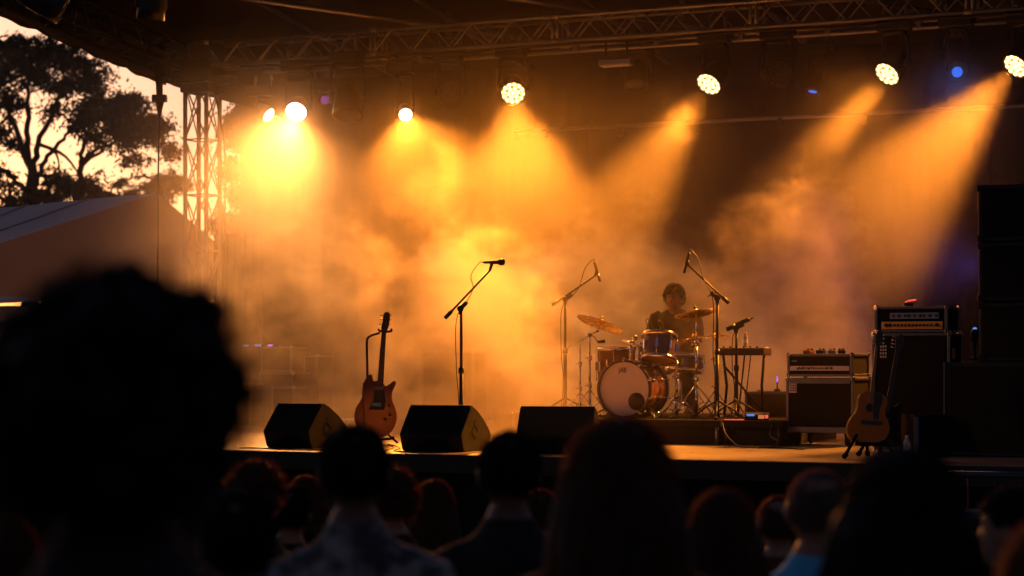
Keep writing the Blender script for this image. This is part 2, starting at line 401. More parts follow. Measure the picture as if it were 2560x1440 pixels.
# antenna mast by the tower
ml = atY(399, 900, 21.5); ml.z = gz(21.5)
ms = empty('antenna_mast', ml, 0, 'thin antenna mast with a thick black tip and small box near the roof tower', 'mast')
def mz(py): return zat(py, 21.5) - ml.z
b = MB(); b.tube([(-.03, 0, 0), (-.02, 0, mz(480)), (0, 0, mz(285))], [.009, .010, .011], 8); b.tube([(0, 0, mz(285)), (0, 0, mz(255))], [.02, .05], 8); b.build('pole', M_steel, ms)
b = MB(); b.box((0, 0, mz(246)), (.155, .1, .075), None, .01); b.build('junction_box', M_black, ms)
b = MB(); b.tube([(0, 0, mz(238)), (-.005, 0, mz(200)), (-.01, 0, mz(168))], [.035, .04, .042], 10); b.lathe([(.05, 0), (.05, .02)], (-.01, 0, mz(168)), seg=10); b.build('antenna', M_rubber, ms)

# ---------------------------------------------------------------- trees
M_bark = mat('eucalypt bark', (.05, .036, .026), .9, var=.35, scale=4, bump=.6, bscale=14)
def leafmat(name, c):
    m = mat(name, c, .6, var=.5, scale=1.2); nt = m.node_tree; p = nt.nodes['Principled BSDF']; out = nt.nodes['Material Output']
    t = nt.nodes.new('ShaderNodeBsdfTranslucent'); t.inputs['Color'].default_value = (c[0] * 1.5, c[1] * 1.4, c[2] * .8, 1)
    x = nt.nodes.new('ShaderNodeMixShader'); x.inputs[0].default_value = .22
    nt.links.new(p.outputs[0], x.inputs[1]); nt.links.new(t.outputs[0], x.inputs[2]); nt.links.new(x.outputs[0], out.inputs['Surface']); return m
M_leaf = leafmat('eucalypt leaves', (.022, .026, .010))
def tree(label, bpx, Y, trunk_r, forks, clumps, seed, leaf=.115, cat='tree'):
    rnd = random.Random(seed); base = atY(bpx, 0, Y); base.z = 0
    o = empty('eucalyptus_tree', base, 0, label, cat, 'gum trees behind the marquee')
    L = lambda px, py, dy=0: Vector(((px - HX) / F * (Y + dy) - base.x, dy, zat(py, Y + dy)))
    b = MB(); ends = []
    for pts, r0, r1 in forks:
        P = [L(px, py, dy) if py is not None else Vector((0, 0, 0)) for px, py, dy in pts]
        Q = spline(P, 6); n = len(Q)
        Q = [q + Vector((rnd.uniform(-1, 1), rnd.uniform(-1, 1), 0)) * .05 * (i > 0) for i, q in enumerate(Q)]
        b.tube(Q, [r0 + (r1 - r0) * i / (n - 1) for i in range(n)], 9); ends += Q[n // 3:]
    c = MB()
    for (px, py, rx, ry, n) in clumps:
        dy0 = rnd.uniform(-1.6, 1.6); cc = L(px, py, dy0); sx, sz = rx / F * Y, ry / F * Y; sy = (sx + sz) * .45
        e = min(ends, key=lambda q: (q - cc).length)
        mid = (e + cc) / 2 + Vector((rnd.uniform(-.3, .3), 0, .25))
        b.tube(bez(e, mid, mid, cc, 6), [.05, .045, .04, .034, .028, .022, .016], 6)
        subs = []
        for k in range(max(5, n // 16)):
            d = Vector((rnd.gauss(0, .42), rnd.gauss(0, .42), rnd.gauss(0, .42))); p = cc + Vector((d.x * sx, d.y * sy, d.z * sz)); subs.append((p, rnd.uniform(.10, .24)))
            b.tube([cc + (p - cc) * .1, (cc + p) / 2 + Vector((0, 0, .08)), p], [.02, .014, .006], 4, False)
        for k in range(int(n * 3.2)):
            p0, rr = rnd.choice(subs)
            p = p0 + Vector((rnd.gauss(0, rr * .62), rnd.gauss(0, rr * .62), rnd.gauss(0, rr * .42) - .05))
            d = Vector((rnd.gauss(0, .6), rnd.gauss(0, .6), -rnd.uniform(.2, 1))).normalized(); w = Vector((rnd.gauss(0, 1), rnd.gauss(0, 1), rnd.gauss(0, .4))).cross(d).normalized()
            l = leaf * rnd.uniform(.6, 1.25); ww = l * rnd.uniform(.16, .26); i0 = len(c.v)
            c.v += [p, p + d * l * .5 + w * ww, p + d * l, p + d * l * .5 - w * ww]; c.face((i0, i0 + 1, i0 + 2, i0 + 3))
    b.build('trunk', M_bark, o); c.build('crown', M_leaf, o, fix=False); return o
tree('tallest dark gum tree with forking limbs at the edge of the photo', 72, 46, .5,
     [([(72, None, 0), (72, 700, 0), (74, 560, 0), (80, 440, 0)], 0.232, 0.131), ([(80, 440, 0), (40, 330, .5), (-10, 220, .6)], 0.098, 0.031), ([(80, 440, 0), (66, 330, 0), (72, 220, -.4), (60, 130, -.3)], 0.089, 0.023),
      ([(80, 450, 0), (96, 360, -.4), (150, 250, -.6), (190, 170, -.5)], 0.089, 0.023), ([(85, 470, 0), (120, 390, .3), (175, 330, .3), (215, 290, .3)], 0.071, 0.020), ([(70, 480, 0), (10, 430, .6), (-60, 380, .4)], 0.071, 0.023)],
     [(30, 120, 85, 50, 900), (120, 130, 75, 45, 800), (190, 150, 60, 40, 560), (225, 190, 45, 45, 420), (90, 190, 80, 40, 500), (170, 210, 60, 34, 300), (-30, 190, 60, 60, 500), (20, 250, 55, 40, 300), (-20, 330, 50, 55, 420), (-60, 420, 60, 60, 420),
      (130, 270, 45, 26, 120), (215, 255, 30, 26, 90), (40, 350, 34, 26, 100), (-10, 440, 45, 40, 240), (150, 450, 55, 36, 420), (215, 465, 60, 30, 460), (110, 490, 60, 26, 360), (265, 490, 40, 22, 220), (20, 500, 60, 30, 300)], 3)
tree('rounded gum tree crown leaning over the marquee ridge', 190, 43, .3,
     [([(190, None, 0), (185, 640, 0), (190, 500, 0), (205, 400, 0)], 0.134, 0.062), ([(205, 400, 0), (250, 370, 0), (300, 330, .3)], 0.053, 0.020), ([(205, 400, 0), (225, 320, -.3), (270, 270, -.3)], 0.053, 0.020), ([(200, 420, 0), (290, 350, 0), (350, 330, .3)], 0.045, 0.012)],
     [(270, 265, 62, 36, 620), (320, 255, 45, 32, 420), (215, 300, 40, 36, 320), (300, 305, 55, 30, 420), (355, 300, 36, 28, 280), (390, 330, 34, 26, 220), (425, 372, 22, 26, 130), (340, 390, 26, 26, 120), (310, 360, 36, 20, 110), (240, 350, 36, 24, 140), (400, 300, 30, 22, 120)], 5)
tree('low pale bushy gum tree seen just beyond the mast', 410, 60, .25,
     [([(410, None, 0), (412, 620, 0), (410, 500, 0), (400, 460, 0)], 0.107, 0.038), ([(408, 520, 0), (430, 470, 0), (445, 450, 0)], 0.045, 0.015)],
     [(375, 465, 34, 14, 240), (420, 447, 40, 20, 380), (455, 455, 30, 20, 260), (410, 480, 50, 16, 260), (330, 482, 34, 14, 200), (300, 450, 24, 14, 90)], 8)
tree('ragged gum tree showing between the tower and the stage smoke', 640, 38, .3,
     [([(640, None, 0), (636, 640, 0), (630, 480, 0), (615, 340, 0)], 0.116, 0.031), ([(630, 480, 0), (600, 420, 0), (585, 360, 0)], 0.053, 0.020)],
     [(600, 330, 34, 40, 360), (625, 270, 36, 40, 420), (590, 290, 20, 16, 110), (640, 380, 36, 46, 420), (585, 420, 26, 30, 220), (600, 560, 46, 40, 460), (560, 560, 30, 24, 180), (600, 480, 34, 30, 300)], 12)
# ================================================================ things on the stage
def put(name, px, v, label, cat, group=None, z=0.0, rz=None):
    p = spx(px, v, z); o = empty(name, p, TH if rz is None else rz, label, cat, group); return o
def PX(o, px0, flat=True):                            # pixel -> local metres in the camera-facing plane of a thing (used for flat-on things)
    Y = o.location.y; z0 = o.location.z
    return lambda px, py, dy=0.0: Vector(((px - px0) / F * Y, dy, zat(py, Y) - z0))

# ---- floor monitors
def wedge(px, v, yaw, w, label, hd=1.0):
    o = put('floor_monitor', px, v, label, 'stage monitor', 'floor monitors along the stage front', rz=R(yaw))
    prof = [(0, .145), (.045, .02), (.065, 0), (.50, 0), (.52, .02), (.60, .12), (.56, .17), (.45, .262), (.33, .335), (.235, .372), (.20, .375), (.185, .365)]
    M = Matrix(((0, 0, 1), (1, 0, 0), (0, 1, 0)))
    b = MB(); b.prism([(x, y) for x, y in prof], -w / 2, w / 2, M)
    ob = b.build('cabinet', M_carpet, o)
    bv = ob.modifiers.new('edge', 'BEVEL'); bv.width = .008; bv.segments = 2; bv.limit_method = 'ANGLE'; bv.angle_limit = R(25)
    g = MB(); q = [(.595, .135), (.555, .185), (.445, .278), (.325, .350), (.245, .383)]
    for i, (x, y) in enumerate(q):
        for s in (-1, 1): g.v.append(Vector((s * (w / 2 - .02), x, y)))
    for i in range(len(q) - 1): g.face((2 * i, 2 * i + 1, 2 * i + 3, 2 * i + 2), True)
    g.build('grille', M_grille, o)
    e = MB(); e.box((0, .205, .379), (w - .012, .03, .01), None, .004); e.build('top_trim', M_vinyl, o)
    for s in (-1, 1):
        h = MB()
        for k, (cy, cz) in enumerate(((.30, .215), (.255, .15))):
            Mr = Matrix.Rotation(R(-38), 3, 'X'); h.box((s * (w / 2 + .001), cy, cz), (.006, .10, .052), Mr, .002)
        h.build('handle', M_rubber, o)
    f = MB()
    for sx in (-.2, .2):
        for y in (.12, .45): f.piece(); f.lathe([(.018, -.008), (.018, .004)], (sx, y, 0), seg=10)
    f.build_each('foot', M_rubber, o)
    c = MB(); c.box((.04, .024, .062), (.17, .02, .08), Matrix.Rotation(R(24), 3, 'X')); c.build('connector_plate', M_steel, o)
    return o
wedge(713, .42, -33, .50, 'first floor monitor with a paler rear face and lit top edge')
wedge(1075, .30, -24, .57, 'middle black floor monitor standing in front of the vocal microphone stand')
wedge(1385, .26, -10, .62, 'black floor monitor standing in front of the bass drum')

# ---- microphones and stands
def mic_stand(name, px0, v, label, pts, mic, kind='tripod', zbase=0.0, m=M_black, pole_r=.013, grp='microphone stands', miclabel='', cablelab='', micr=.011):
    """pts: pole_top, boom_back, boom_tip (pixels); mic: (tail, head) pixels, style"""
    o = put(name, px0, v, label, 'microphone stand', grp, z=zbase, rz=0)
    L = PX(o, px0); top = L(*pts[0]); back, tip = L(*pts[1]), L(*pts[2])
    b = MB(); b.tube([(0, 0, .02), (0, 0, top.z * .55)], pole_r * 1.35, 10); b.tube([(0, 0, top.z * .55 - .02), (0, 0, top.z * .55 + .03)], pole_r * 1.9, 10)
    b.tube([(0, 0, top.z * .55), (0, 0, top.z)], pole_r, 10); b.build('pole', m, o)
    if kind == 'round':
        b = MB(); b.lathe([(.13, 0), (.13, .012), (.11, .022), (.02, .035), (.02, .05)], seg=28); b.build('base', m, o)
    else:
        for a in (20, 140, 262):
            d = Vector((math.cos(R(a)), math.sin(R(a)), 0)); b = MB(); b.tube([Vector((0, 0, .17)), d * .14 + Vector((0, 0, .1)), d * .27 + Vector((0, 0, .012))], .009, 7); b.tube([d * .25 + Vector((0, 0, .02)), d * .285 + Vector((0, 0, .008))], .014, 8); b.build('leg', m, o)
    d = (tip - back).normalized()
    b = MB(); b.tube([back, tip], pole_r * .72, 8); b.build('boom', m, o)
    b = MB(); b.tube([back, back + d * .085], pole_r * 1.45, 10); b.tube([back + d * .09, back + d * .10], pole_r * 1.15, 10); b.build('counterweight', m, o)
    b = MB(); b.lathe([(.026, -.018), (.03, -.01), (.03, .01), (.026, .018)], top, (0, 1, 0), 12); b.box(top + Vector((.0, 0, -.02)), (.034, .03, .06), None, .006)
    cj = top + d * .05; b.tube([cj - d * .03, cj + d * .03], pole_r * 1.5, 8); b.tube([cj + Vector((-.05, 0, -.02)), cj + Vector((.03, 0, .02))], .007, 6); b.build('clutch', m, o)
    # microphone, a thing of its own
    tail, head = L(*mic[0]), L(*mic[1]); ax = (head - tail); ln = ax.length; ax.normalize()
    mo = empty('microphone', o.location + (tail + head) / 2, 0, miclabel, 'microphone', 'microphones')
    h = ln / 2; b = MB()
    if mic[2] == 'ball':
        b.lathe([(.008, -h), (.012, -h + .005), (.0125, -h + .05), (.019, h - .062), (.021, h - .055)], (0, 0, 0), ax, 18); b.build('handle', M_black, mo)
        g = MB(); g.lathe([(.019, h - .064), (.029, h - .05), (.032, h - .033), (.029, h - .015), (.019, h - .003), (.004, h)], (0, 0, 0), ax, 22); g.build('head_grille', M_steel, mo)
    else:
        b.lathe([(micr * .75, -h), (micr, -h + .006), (micr, h * .1), (micr * .86, h * .12), (micr * .86, h * .2), (micr, h * .22)], (0, 0, 0), ax, 14); b.build('handle', M_black, mo)
        g = MB(); g.lathe([(micr, h * .22), (micr, h - .004), (micr * .8, h)], (0, 0, 0), ax, 14); g.build('head_grille', M_steel, mo)
    clip = MB(); mc = (tail + head) / 2 - ax * .02; clip.tube([tip - d * .01, (tip + mc) / 2, mc], [.012, .014, .019], 8); clip.build('clip', m, o)
    # cable from the tail down the boom and pole
    side = -ax; p0 = tail; p1 = tail + side * .035
    bm1 = back + (tip - back) * .62; lo = Vector((top.x - .035, -.02, top.z - .1))
    P = spline([p0, p1 + Vector((0, -.01, -.005)), (p1 + bm1) / 2 + side * .045, bm1 + Vector((0, -.016, 0)), (bm1 + top) / 2 + Vector((0, -.02, -.03)), lo, Vector((-.04, -.02, top.z * .55)), Vector((-.02, -.02, top.z * .3)), Vector((-.05, -.02, .05)), Vector((-.16, -.06, .008)), Vector((-.4, .1, .006))], 5)
    c = MB(); c.tube(P, .0042, 6); c.build('cable', M_cable, mo, loc=None)
    ch = CH[mo.name][-1]; ch.location = -(tail + head) / 2
    return o
mic_stand('microphone_stand', 1153, 1.25, 'tall black vocal microphone stand with angled boom behind the middle monitor', [(1151, 772), (1112, 796), (1226, 675)], ((1208, 656), (1263, 655), 'ball'), 'round', miclabel='ball headed vocal microphone pointing sideways at the top of its boom')
mic_stand('microphone_stand', 1413, 3.7, 'slim boom stand leaning over the tilted cymbal', [(1413, 748), (1380, 763), (1490, 688)], ((1486, 655), (1500, 704), 'pencil'), zbase=.22, miclabel='pencil microphone hanging over the tilted crash cymbal', micr=.014)
mic_stand('microphone_stand', 1793, 2.95, 'black boom stand leaning towards the head of the seated drummer', [(1793, 745), (1822, 758), (1720, 662)], ((1723, 631), (1710, 683), 'pencil'), zbase=.22, miclabel='pencil microphone hanging above the head of the drummer', micr=.014)
mic_stand('microphone_stand', 1841, 3.3, 'short black stand in front of the keyboard', [(1840, 820), (1832, 823), (1848, 815)], ((1874, 797), (1816, 824), 'pencil'), zbase=.22, miclabel='thick black microphone tilted above the keyboard', micr=.022)

# ---- electric guitar on its stand
eg = put('electric_guitar', 940, 1.55, 'sunburst electric guitar standing upright in the smoke between two monitors', 'guitar', z=.05, rz=0)
def ol(pts, s, cx, by): return [((x - cx) / s, (by - y) / s) for x, y in pts]
def rnd_outline(pts, n=4):
    P = [Vector((x, y, 0)) for x, y in pts]; k = len(P); out = []
    for i in range(k):
        a, b_, c, d = P[i - 1], P[i], P[(i + 1) % k], P[(i + 2) % k]
        for j in range(n):
            t = j / n; q = 0.5 * ((2 * b_) + (c - a) * t + (2 * a - 5 * b_ + 4 * c - d) * t * t + (3 * b_ - a - 3 * c + d) * t ** 3); out.append((q.x, q.y))
    return out
MG = Matrix(((1, 0, 0), (0, 0, 1), (0, 1, 0)))        # outline x,y -> x,z ; extrusion along y
E_ = ol([(888, 800), (862, 812), (842, 845), (830, 890), (833, 930), (815, 968), (792, 1005), (780, 1050), (784, 1100), (806, 1150), (850, 1185), (905, 1198), (965, 1190), (1012, 1160), (1040, 1110), (1047, 1055), (1034, 1000), (1016, 955), (1018, 910), (1036, 870), (1040, 848), (1026, 840), (1002, 858), (975, 872), (958, 852), (925, 838), (900, 838)], 690, 915, 1200)
b = MB(); b.prism(rnd_outline(E_), -.022, .022, MG, smooth=False); ob = b.build('body', M_sun, eg)
bv = ob.modifiers.new('edge', 'BEVEL'); bv.width = .007; bv.segments = 3; bv.limit_method = 'ANGLE'; bv.angle_limit = R(40)
gt = lambda x, y: ((x - 915) / 690, (1200 - y) / 690)
def gquad(pts, y0, y1, name, m, par):
    b = MB(); b.prism([gt(*p) for p in pts], y0, y1, MG); return b.build(name, m, par)
gquad([(912, 872), (966, 872), (977, 960), (968, 1022), (870, 1020), (900, 960)], -.027, -.0225, 'pickguard', M_black, eg)
gquad([(908, 874), (965, 874), (964, 896), (907, 896)], -.034, -.0275, 'pickup', M_alu, eg)
gquad([(890, 975), (950, 977), (949, 1000), (889, 998)], -.036, -.0275, 'bridge', M_chrome, eg)
for x, y in ((1000, 995), (1004, 1055), (975, 1080)):
    b = MB(); b.lathe([(.013, 0), (.013, .012), (.009, .02)], (gt(x, y)[0], -.0225, gt(x, y)[1]), (0, -1, 0), 12); b.build('knob', M_black, eg)
gquad([(920, 905), (960, 905), (980, 530), (952, 530)], -.032, -.004, 'neck', M_dkwood, eg)
b = MB()
for k in range(15):
    y = 895 - (355) * (1 - .94 ** (k * 1.6)) / (1 - .94 ** 22.4); xl = 920 + (952 - 920) * (905 - y) / 375; xr = 960 + 20 * (905 - y) / 375
    b.box(((xl + xr - 1830) / 1380, -.0335, (1200 - y) / 690), ((xr - xl) / 690 * .94, .003, .003))
b.build('fret', M_alu, CH[eg.name][-1])
hs = gquad([(950, 532), (982, 532), (996, 500), (1003, 455), (1004, 420), (992, 408), (972, 410), (962, 425), (958, 470), (948, 505)], -.022, -.006, 'headstock', M_dkwood, eg)
b = MB()
for x, y in ((946, 430), (944, 457), (940, 487), (1010, 430), (1008, 457), (1000, 487)):
    b.piece(); gx, gy = gt(x, y); c_ = gt(978, y)[0]; b.tube([(c_, -.014, gy), (gx, -.014, gy)], .004, 6); b.lathe([(.009, -.006), (.009, .006)], (gx, -.014, gy), (1, 0, 0), 8, sy=.6)
b.build_each('tuning_peg', M_chrome, hs)
b = MB()
for k in range(6):
    t = (k - 2.5) / 2.5; b.tube([(gt(920 + t * 22, 985)[0], -.04, gt(0, 985)[1]), (gt(967 + t * 11, 535)[0], -.036, gt(0, 535)[1]), (gt(978 + t * 12, 470)[0], -.025, gt(0, 470)[1])], .0009, 4)
b.build('strings', M_alu, eg)
b = MB(); P = [gt(838, 850), gt(832, 920), gt(838, 1000), gt(842, 1080), gt(846, 1150), gt(850, 1195)]
b.tube([(x, -.03, z) for x, z in P], .0045, 6); b.build('lead', M_cable, eg)
gs = empty('guitar_stand', eg.location - Vector((0, 0, .05)) + Vector((0, .05, 0)), 0, 'black guitar stand with a bent neck holder behind the sunburst guitar', 'guitar stand', 'guitar stands')
S = lambda x, y, dy=0: Vector((gt(x, y)[0], dy, gt(x, y)[1] + .05))
b = MB(); b.tube(spline([S(862, 1190, .06), S(856, 800, .05), S(853, 640, .05), S(853, 590, .05), S(862, 568, .04), S(890, 553, .02), S(935, 540, -.0)], 6), .0115, 8); b.build('upright', M_steel, gs)
b = MB(); b.tube([S(932, 520, -.06), S(936, 528, .0), S(978, 532, .01), S(1010, 528, .0), S(1012, 518, -.06)], .011, 8); b.build('neck_holder', M_rubber, gs)
for sx, dy in ((-.19, -.12), (.2, -.12), (0, .24)):
    b = MB(); b.tube([(-.05, .05, .22), (sx, dy, .012)], .011, 8); b.build('leg', M_steel, gs)
b = MB(); b.tube([(-.16, -.1, .06), (-.13, -.02, .045), (0, .02, .04), (.13, -.02, .045), (.16, -.1, .06)], .012, 8); b.build('cradle', M_rubber, gs)

# ---- acoustic guitar, bass guitar
ac = put('acoustic_guitar', 2168, .78, 'orange topped acoustic guitar leaning on a low stand', 'guitar', z=.12, rz=0); ac.rotation_euler = (R(-5), R(2), 0)
gA = lambda x, y: ((x - 890) / 1040, (1255 - y) / 1040)
A_ = [gA(*p) for p in [(890, 850), (845, 858), (812, 885), (802, 930), (800, 975), (785, 1020), (752, 1060), (728, 1110), (722, 1165), (732, 1210), (762, 1242), (810, 1254), (890, 1257), (965, 1256), (1015, 1238), (1048, 1195), (1060, 1145), (1052, 1090), (1032, 1045), (1022, 1000), (1032, 960), (1042, 925), (1030, 886), (990, 860), (935, 850)]]
b = MB(); b.prism(rnd_outline(A_, 3), -.045, .045, MG); ob = b.build('body', M_dkwood, ac)
b = MB(); b.prism(rnd_outline([(x * .985, y * .985 + .002) for x, y in A_], 3), -.0485, -.046, MG); b.build('soundboard', M_spruce, ac)
b = MB(); b.lathe([(.026, 0), (.026, .002)], (gA(893, 978)[0], -.0515, gA(893, 978)[1]), (0, 1, 0), 24, sy=1.3); b.build('sound_hole', M_black, ac)
def aq(pts, y0, y1, name, m, par): b = MB(); b.prism([gA(*p) for p in pts], y0, y1, MG); return b.build(name, m, par)
aq([(888, 935), (925, 935), (948, 480), (932, 480)], -.06, -.03, 'neck', M_maple, ac)
aq([(830, 1080), (1000, 1085), (998, 1116), (828, 1112)], -.056, -.0488, 'bridge', M_dkwood, ac)
aq([(928, 858), (985, 866), (1004, 900), (985, 960), (972, 1010), (972, 1070), (928, 1072), (924, 1000)], -.0525, -.0488, 'pickguard', M_dkwood, ac)
hs = aq([(930, 482), (952, 482), (985, 440), (990, 355), (950, 345), (930, 400)], -.055, -.038, 'headstock', M_dkwood, ac)
b = MB()
for y in (380, 415, 450):
    for s in (-1, 1):
        b.piece(); gx, gy = gA(958 + s * 42, y); b.tube([(gA(958, y)[0], -.046, gy), (gx, -.046, gy)], .004, 6); b.lathe([(.009, -.006), (.009, .006)], (gx, -.046, gy), (1, 0, 0), 8)
b.build_each('tuning_peg', M_chrome, hs)
def floor_stand(loc, label, ang=0):
    o = empty('guitar_stand', loc, 0, label, 'guitar stand', 'guitar stands')
    for sx, dy in ((-.21, -.2), (.21, -.12), (.05, .25)):
        b = MB(); b.tube([(0, .05, .3), (sx * .95, dy * .95, .025)], .013, 8); b.tube([(sx * .9, dy * .9, .035), (sx, dy, .014)], .02, 8); b.build('leg', M_rubber, o)
    b = MB(); b.tube([(-.1, -.13, .13), (-.09, -.04, .105), (0, .03, .1), (.09, -.04, .105), (.1, -.13, .13)], .012, 8); b.build('cradle', M_rubber, o)
    b = MB(); b.tube([(0, .05, .1), (0, .07, .34)], .014, 8); b.build('upright', M_rubber, o); return o
floor_stand(ac.location - Vector((0, 0, .12)) + Vector((0, .02, 0)), 'low black stand holding up the acoustic guitar')
bg = put('bass_guitar', 2203, 1.2, 'dark bass guitar tilted behind the acoustic guitar', 'guitar', z=.12, rz=0)
bg.rotation_euler = (R(-4), R(11), 0)
b = MB(); b.prism(rnd_outline([(-.02, .0), (-.12, .04), (-.15, .14), (-.11, .24), (-.13, .33), (-.10, .38), (-.05, .34), (0, .33), (.06, .34), (.12, .40), (.145, .36), (.12, .25), (.155, .14), (.12, .04), (.04, .0)], 4), -.02, .02, MG); b.build('body', M_dkguitar, bg)
b = MB(); b.box((0, -.016, .58), (.046, .02, .62)); b.build('neck', M_dkwood, bg); bg.scale = (.82, .82, .82)
hs = MB(); hs.prism([(-.024, .88), (.024, .88), (.05, .93), (.045, 1.02), (.0, 1.06), (-.04, 1.0)], -.02, -.006, MG); hs = hs.build('headstock', M_dkwood, bg)
b = MB()
for k in range(4): b.piece(); b.tube([(-.02, -.013, .91 + k * .034), (-.065, -.013, .915 + k * .034)], .005, 6); b.lathe([(.012, -.004), (.012, .004)], (-.068, -.013, .915 + k * .034), (1, 0, 0), 8)
b.build_each('tuning_peg', M_chrome, hs)
b = MB(); b.box((0, -.024, .22), (.09, .012, .03)); b.build('pickup', M_black, bg)
b = MB(); b.box((0, -.024, .09), (.09, .012, .04)); b.build('bridge', M_chrome, bg)
floor_stand(bg.location - Vector((0, 0, .12)) + Vector((0, .05, 0)), 'low black stand holding the dark bass guitar')

# ---- drum riser
RH = .22
rz0 = uv(1470, 2.55); r1u = uv(1800, 2.55)
dr = empty('drum_riser', stage(0, 0, 0), TH, 'low carpeted drum riser under the drum kit', 'riser', 'riser decks')
ctr = ((rz0 - .35 + r1u) / 2, 3.75); wid = r1u - rz0 + .35
b = MB(); b.box((ctr[0], ctr[1], RH - .03), (wid, 2.4, .06), None, .005); b.build('deck', M_carpet, dr)
b = MB(); b.box((ctr[0], ctr[1] - 1.17, RH / 2 - .03), (wid - .04, .02, RH - .062)); b.box((ctr[0] + wid / 2 - .03, ctr[1], RH / 2 - .03), (.02, 2.3, RH - .062)); b.build('skirt', M_ply, dr)
for sx in (-1, 1):
    for sy in (-1, 1):
        b = MB(); b.tube([(ctr[0] + sx * (wid / 2 - .03), ctr[1] + sy * 1.195 - .0, 0.0), (ctr[0] + sx * (wid / 2 - .03), ctr[1] + sy * 1.195, RH - .06)], .02, 10); b.build('leg', M_alu, dr)
d2 = empty('side_riser', stage(0, 0, 0), TH, 'smaller dark riser deck under the keyboard with cables spilling below', 'riser', 'riser decks')
u2 = uv(1960, 2.6); c2 = ((r1u + .03 + u2) / 2, 3.5); w2 = u2 - r1u - .03
b = MB(); b.box((c2[0], c2[1], RH - .03), (w2, 1.9, .06), None, .005); b.build('deck', M_carpet, d2)
b = MB(); b.box((c2[0], c2[1] - .9, RH / 2 - .03), (w2 - .04, .02, RH - .062)); b.box((c2[0] + w2 / 2 - .03, c2[1], RH / 2 - .03), (.02, 1.8, RH - .062)); b.build('skirt', M_cloth, d2)
for sx in (-1, 1):
    for sy in (-1, 1):
        b = MB(); b.tube([(c2[0] + sx * (w2 / 2 - .03), c2[1] + sy * .945, 0.0), (c2[0] + sx * (w2 / 2 - .03), c2[1] + sy * .945, RH - .06)], .018, 10); b.build('leg', M_black, d2)

# ---- drums
def hoop(b, r, z, t=.012, h=.018, c=(0, 0, 0), axis=(0, 0, 1)): b.lathe([(r, z - h), (r + t, z - h), (r + t, z + h), (r - .002, z + h), (r - .002, z - h), (r, z - h)], c, axis, 40, closed=True)
def drum(name, loc, rot, r, h, label, shell, top, bottom, nl=8, legs=0):
    o = empty(name, loc, 0, label, 'drum', 'drums of the kit'); o.rotation_euler = rot
    b = MB(); b.lathe([(r, -h / 2), (r, h / 2)], seg=40, closed=True); b.build('shell', shell, o, fix=False)
    b = MB(); b.lathe([(r + .002, h / 2 + .004), (r * .7, h / 2 + .007), (.0001, h / 2 + .008)], seg=40, closed=True); b.build('batter_head', top, o, fix=False)
    b = MB(); b.lathe([(r + .002, -h / 2 - .004), (r * .7, -h / 2 - .006), (.0001, -h / 2 - .007)], seg=40, closed=True); b.build('resonant_head', bottom, o, fix=False)
    for s in (1, -1):
        b = MB(); hoop(b, r + .003, s * h / 2); b.build('hoop', M_chrome, o)
    b = MB()
    for k in range(nl):
        b.piece(); a = 2 * math.pi * (k + .3) / nl; d = Vector((math.cos(a), math.sin(a), 0))
        b.tube([d * (r + .014) + Vector((0, 0, -h / 2)), d * (r + .014) + Vector((0, 0, h / 2))], .0035, 6)
        b.box(d * (r + .012), (.024, .024, min(.09, h * .45)), Matrix.Rotation(a, 3, 'Z'), .005)
    b.build_each('lug', M_chrome, o)
    for k in range(legs):
        a = R(25 + 360 * k / legs); d = Vector((math.cos(a), math.sin(a), 0)); b = MB(); b.tube([d * (r + .02) + Vector((0, 0, h * .2)), d * (r + .02) + Vector((0, 0, -h / 2 - .1)), d * (r + .05) + Vector((0, 0, -(loc.z - DECK - RH) + .01))], .008, 8); b.build('leg', M_chrome, o)
    return o
# bass drum, lying on its side with the front head towards the crowd
kc = spx(1561, 2.86, RH + .272); kd = empty('bass_drum', kc, TH - R(3), 'large bass drum with pale front head and dark round port', 'drum', 'drums of the kit')
KR, KD = .252, .42
AX = (0, 1, 0)
b = MB(); b.lathe([(KR, 0), (KR, KD)], (0, 0, 0), AX, 56, closed=True); b.build('shell', M_shell, kd, fix=False)
b = MB(); b.lathe([(KR, .012), (KR * .6, .007), (.0001, .005)], (0, 0, 0), AX, 56, closed=True); fh = b.build('front_head', M_head, kd, fix=False)
b = MB(); b.lathe([(KR, 0), (.0001, -.002)], (0, KD - .004, 0), AX, 40, closed=True); b.build('batter_head', M_head, kd, fix=False)
for y in (0, KD):
    b = MB(); hoop(b, KR + .002, y, .018, .02, axis=AX); b.build('hoop', M_shell2, kd)
b = MB(); b.lathe([(.079, 0), (.082, -.001), (.082, -.004), (.0001, -.0045)], (.118, .008, -.115), AX, 32, closed=True); b.build('port_patch', M_dkwood, fh, fix=False)
txt = bpy.data.curves.new('lettering', 'FONT'); txt.body = 'JAB'; txt.size = .062; txt.align_x = 'CENTER'; txt.extrude = .0005
tmp = bpy.data.objects.new('lettering', txt); COL.objects.link(tmp); bpy.context.view_layer.update()
tme = bpy.data.meshes.new_from_object(tmp.evaluated_get(bpy.context.evaluated_depsgraph_get())); bpy.data.objects.remove(tmp); bpy.data.curves.remove(txt); tme.materials.clear(); tme.materials.append(M_dkwood)
to = bpy.data.objects.new('lettering', tme); COL.objects.link(to); to.parent = fh; to.location = (-.02, .002, .155); to.rotation_euler = (R(90), 0, 0); to.scale = (.85, 1, 1)
b = MB()
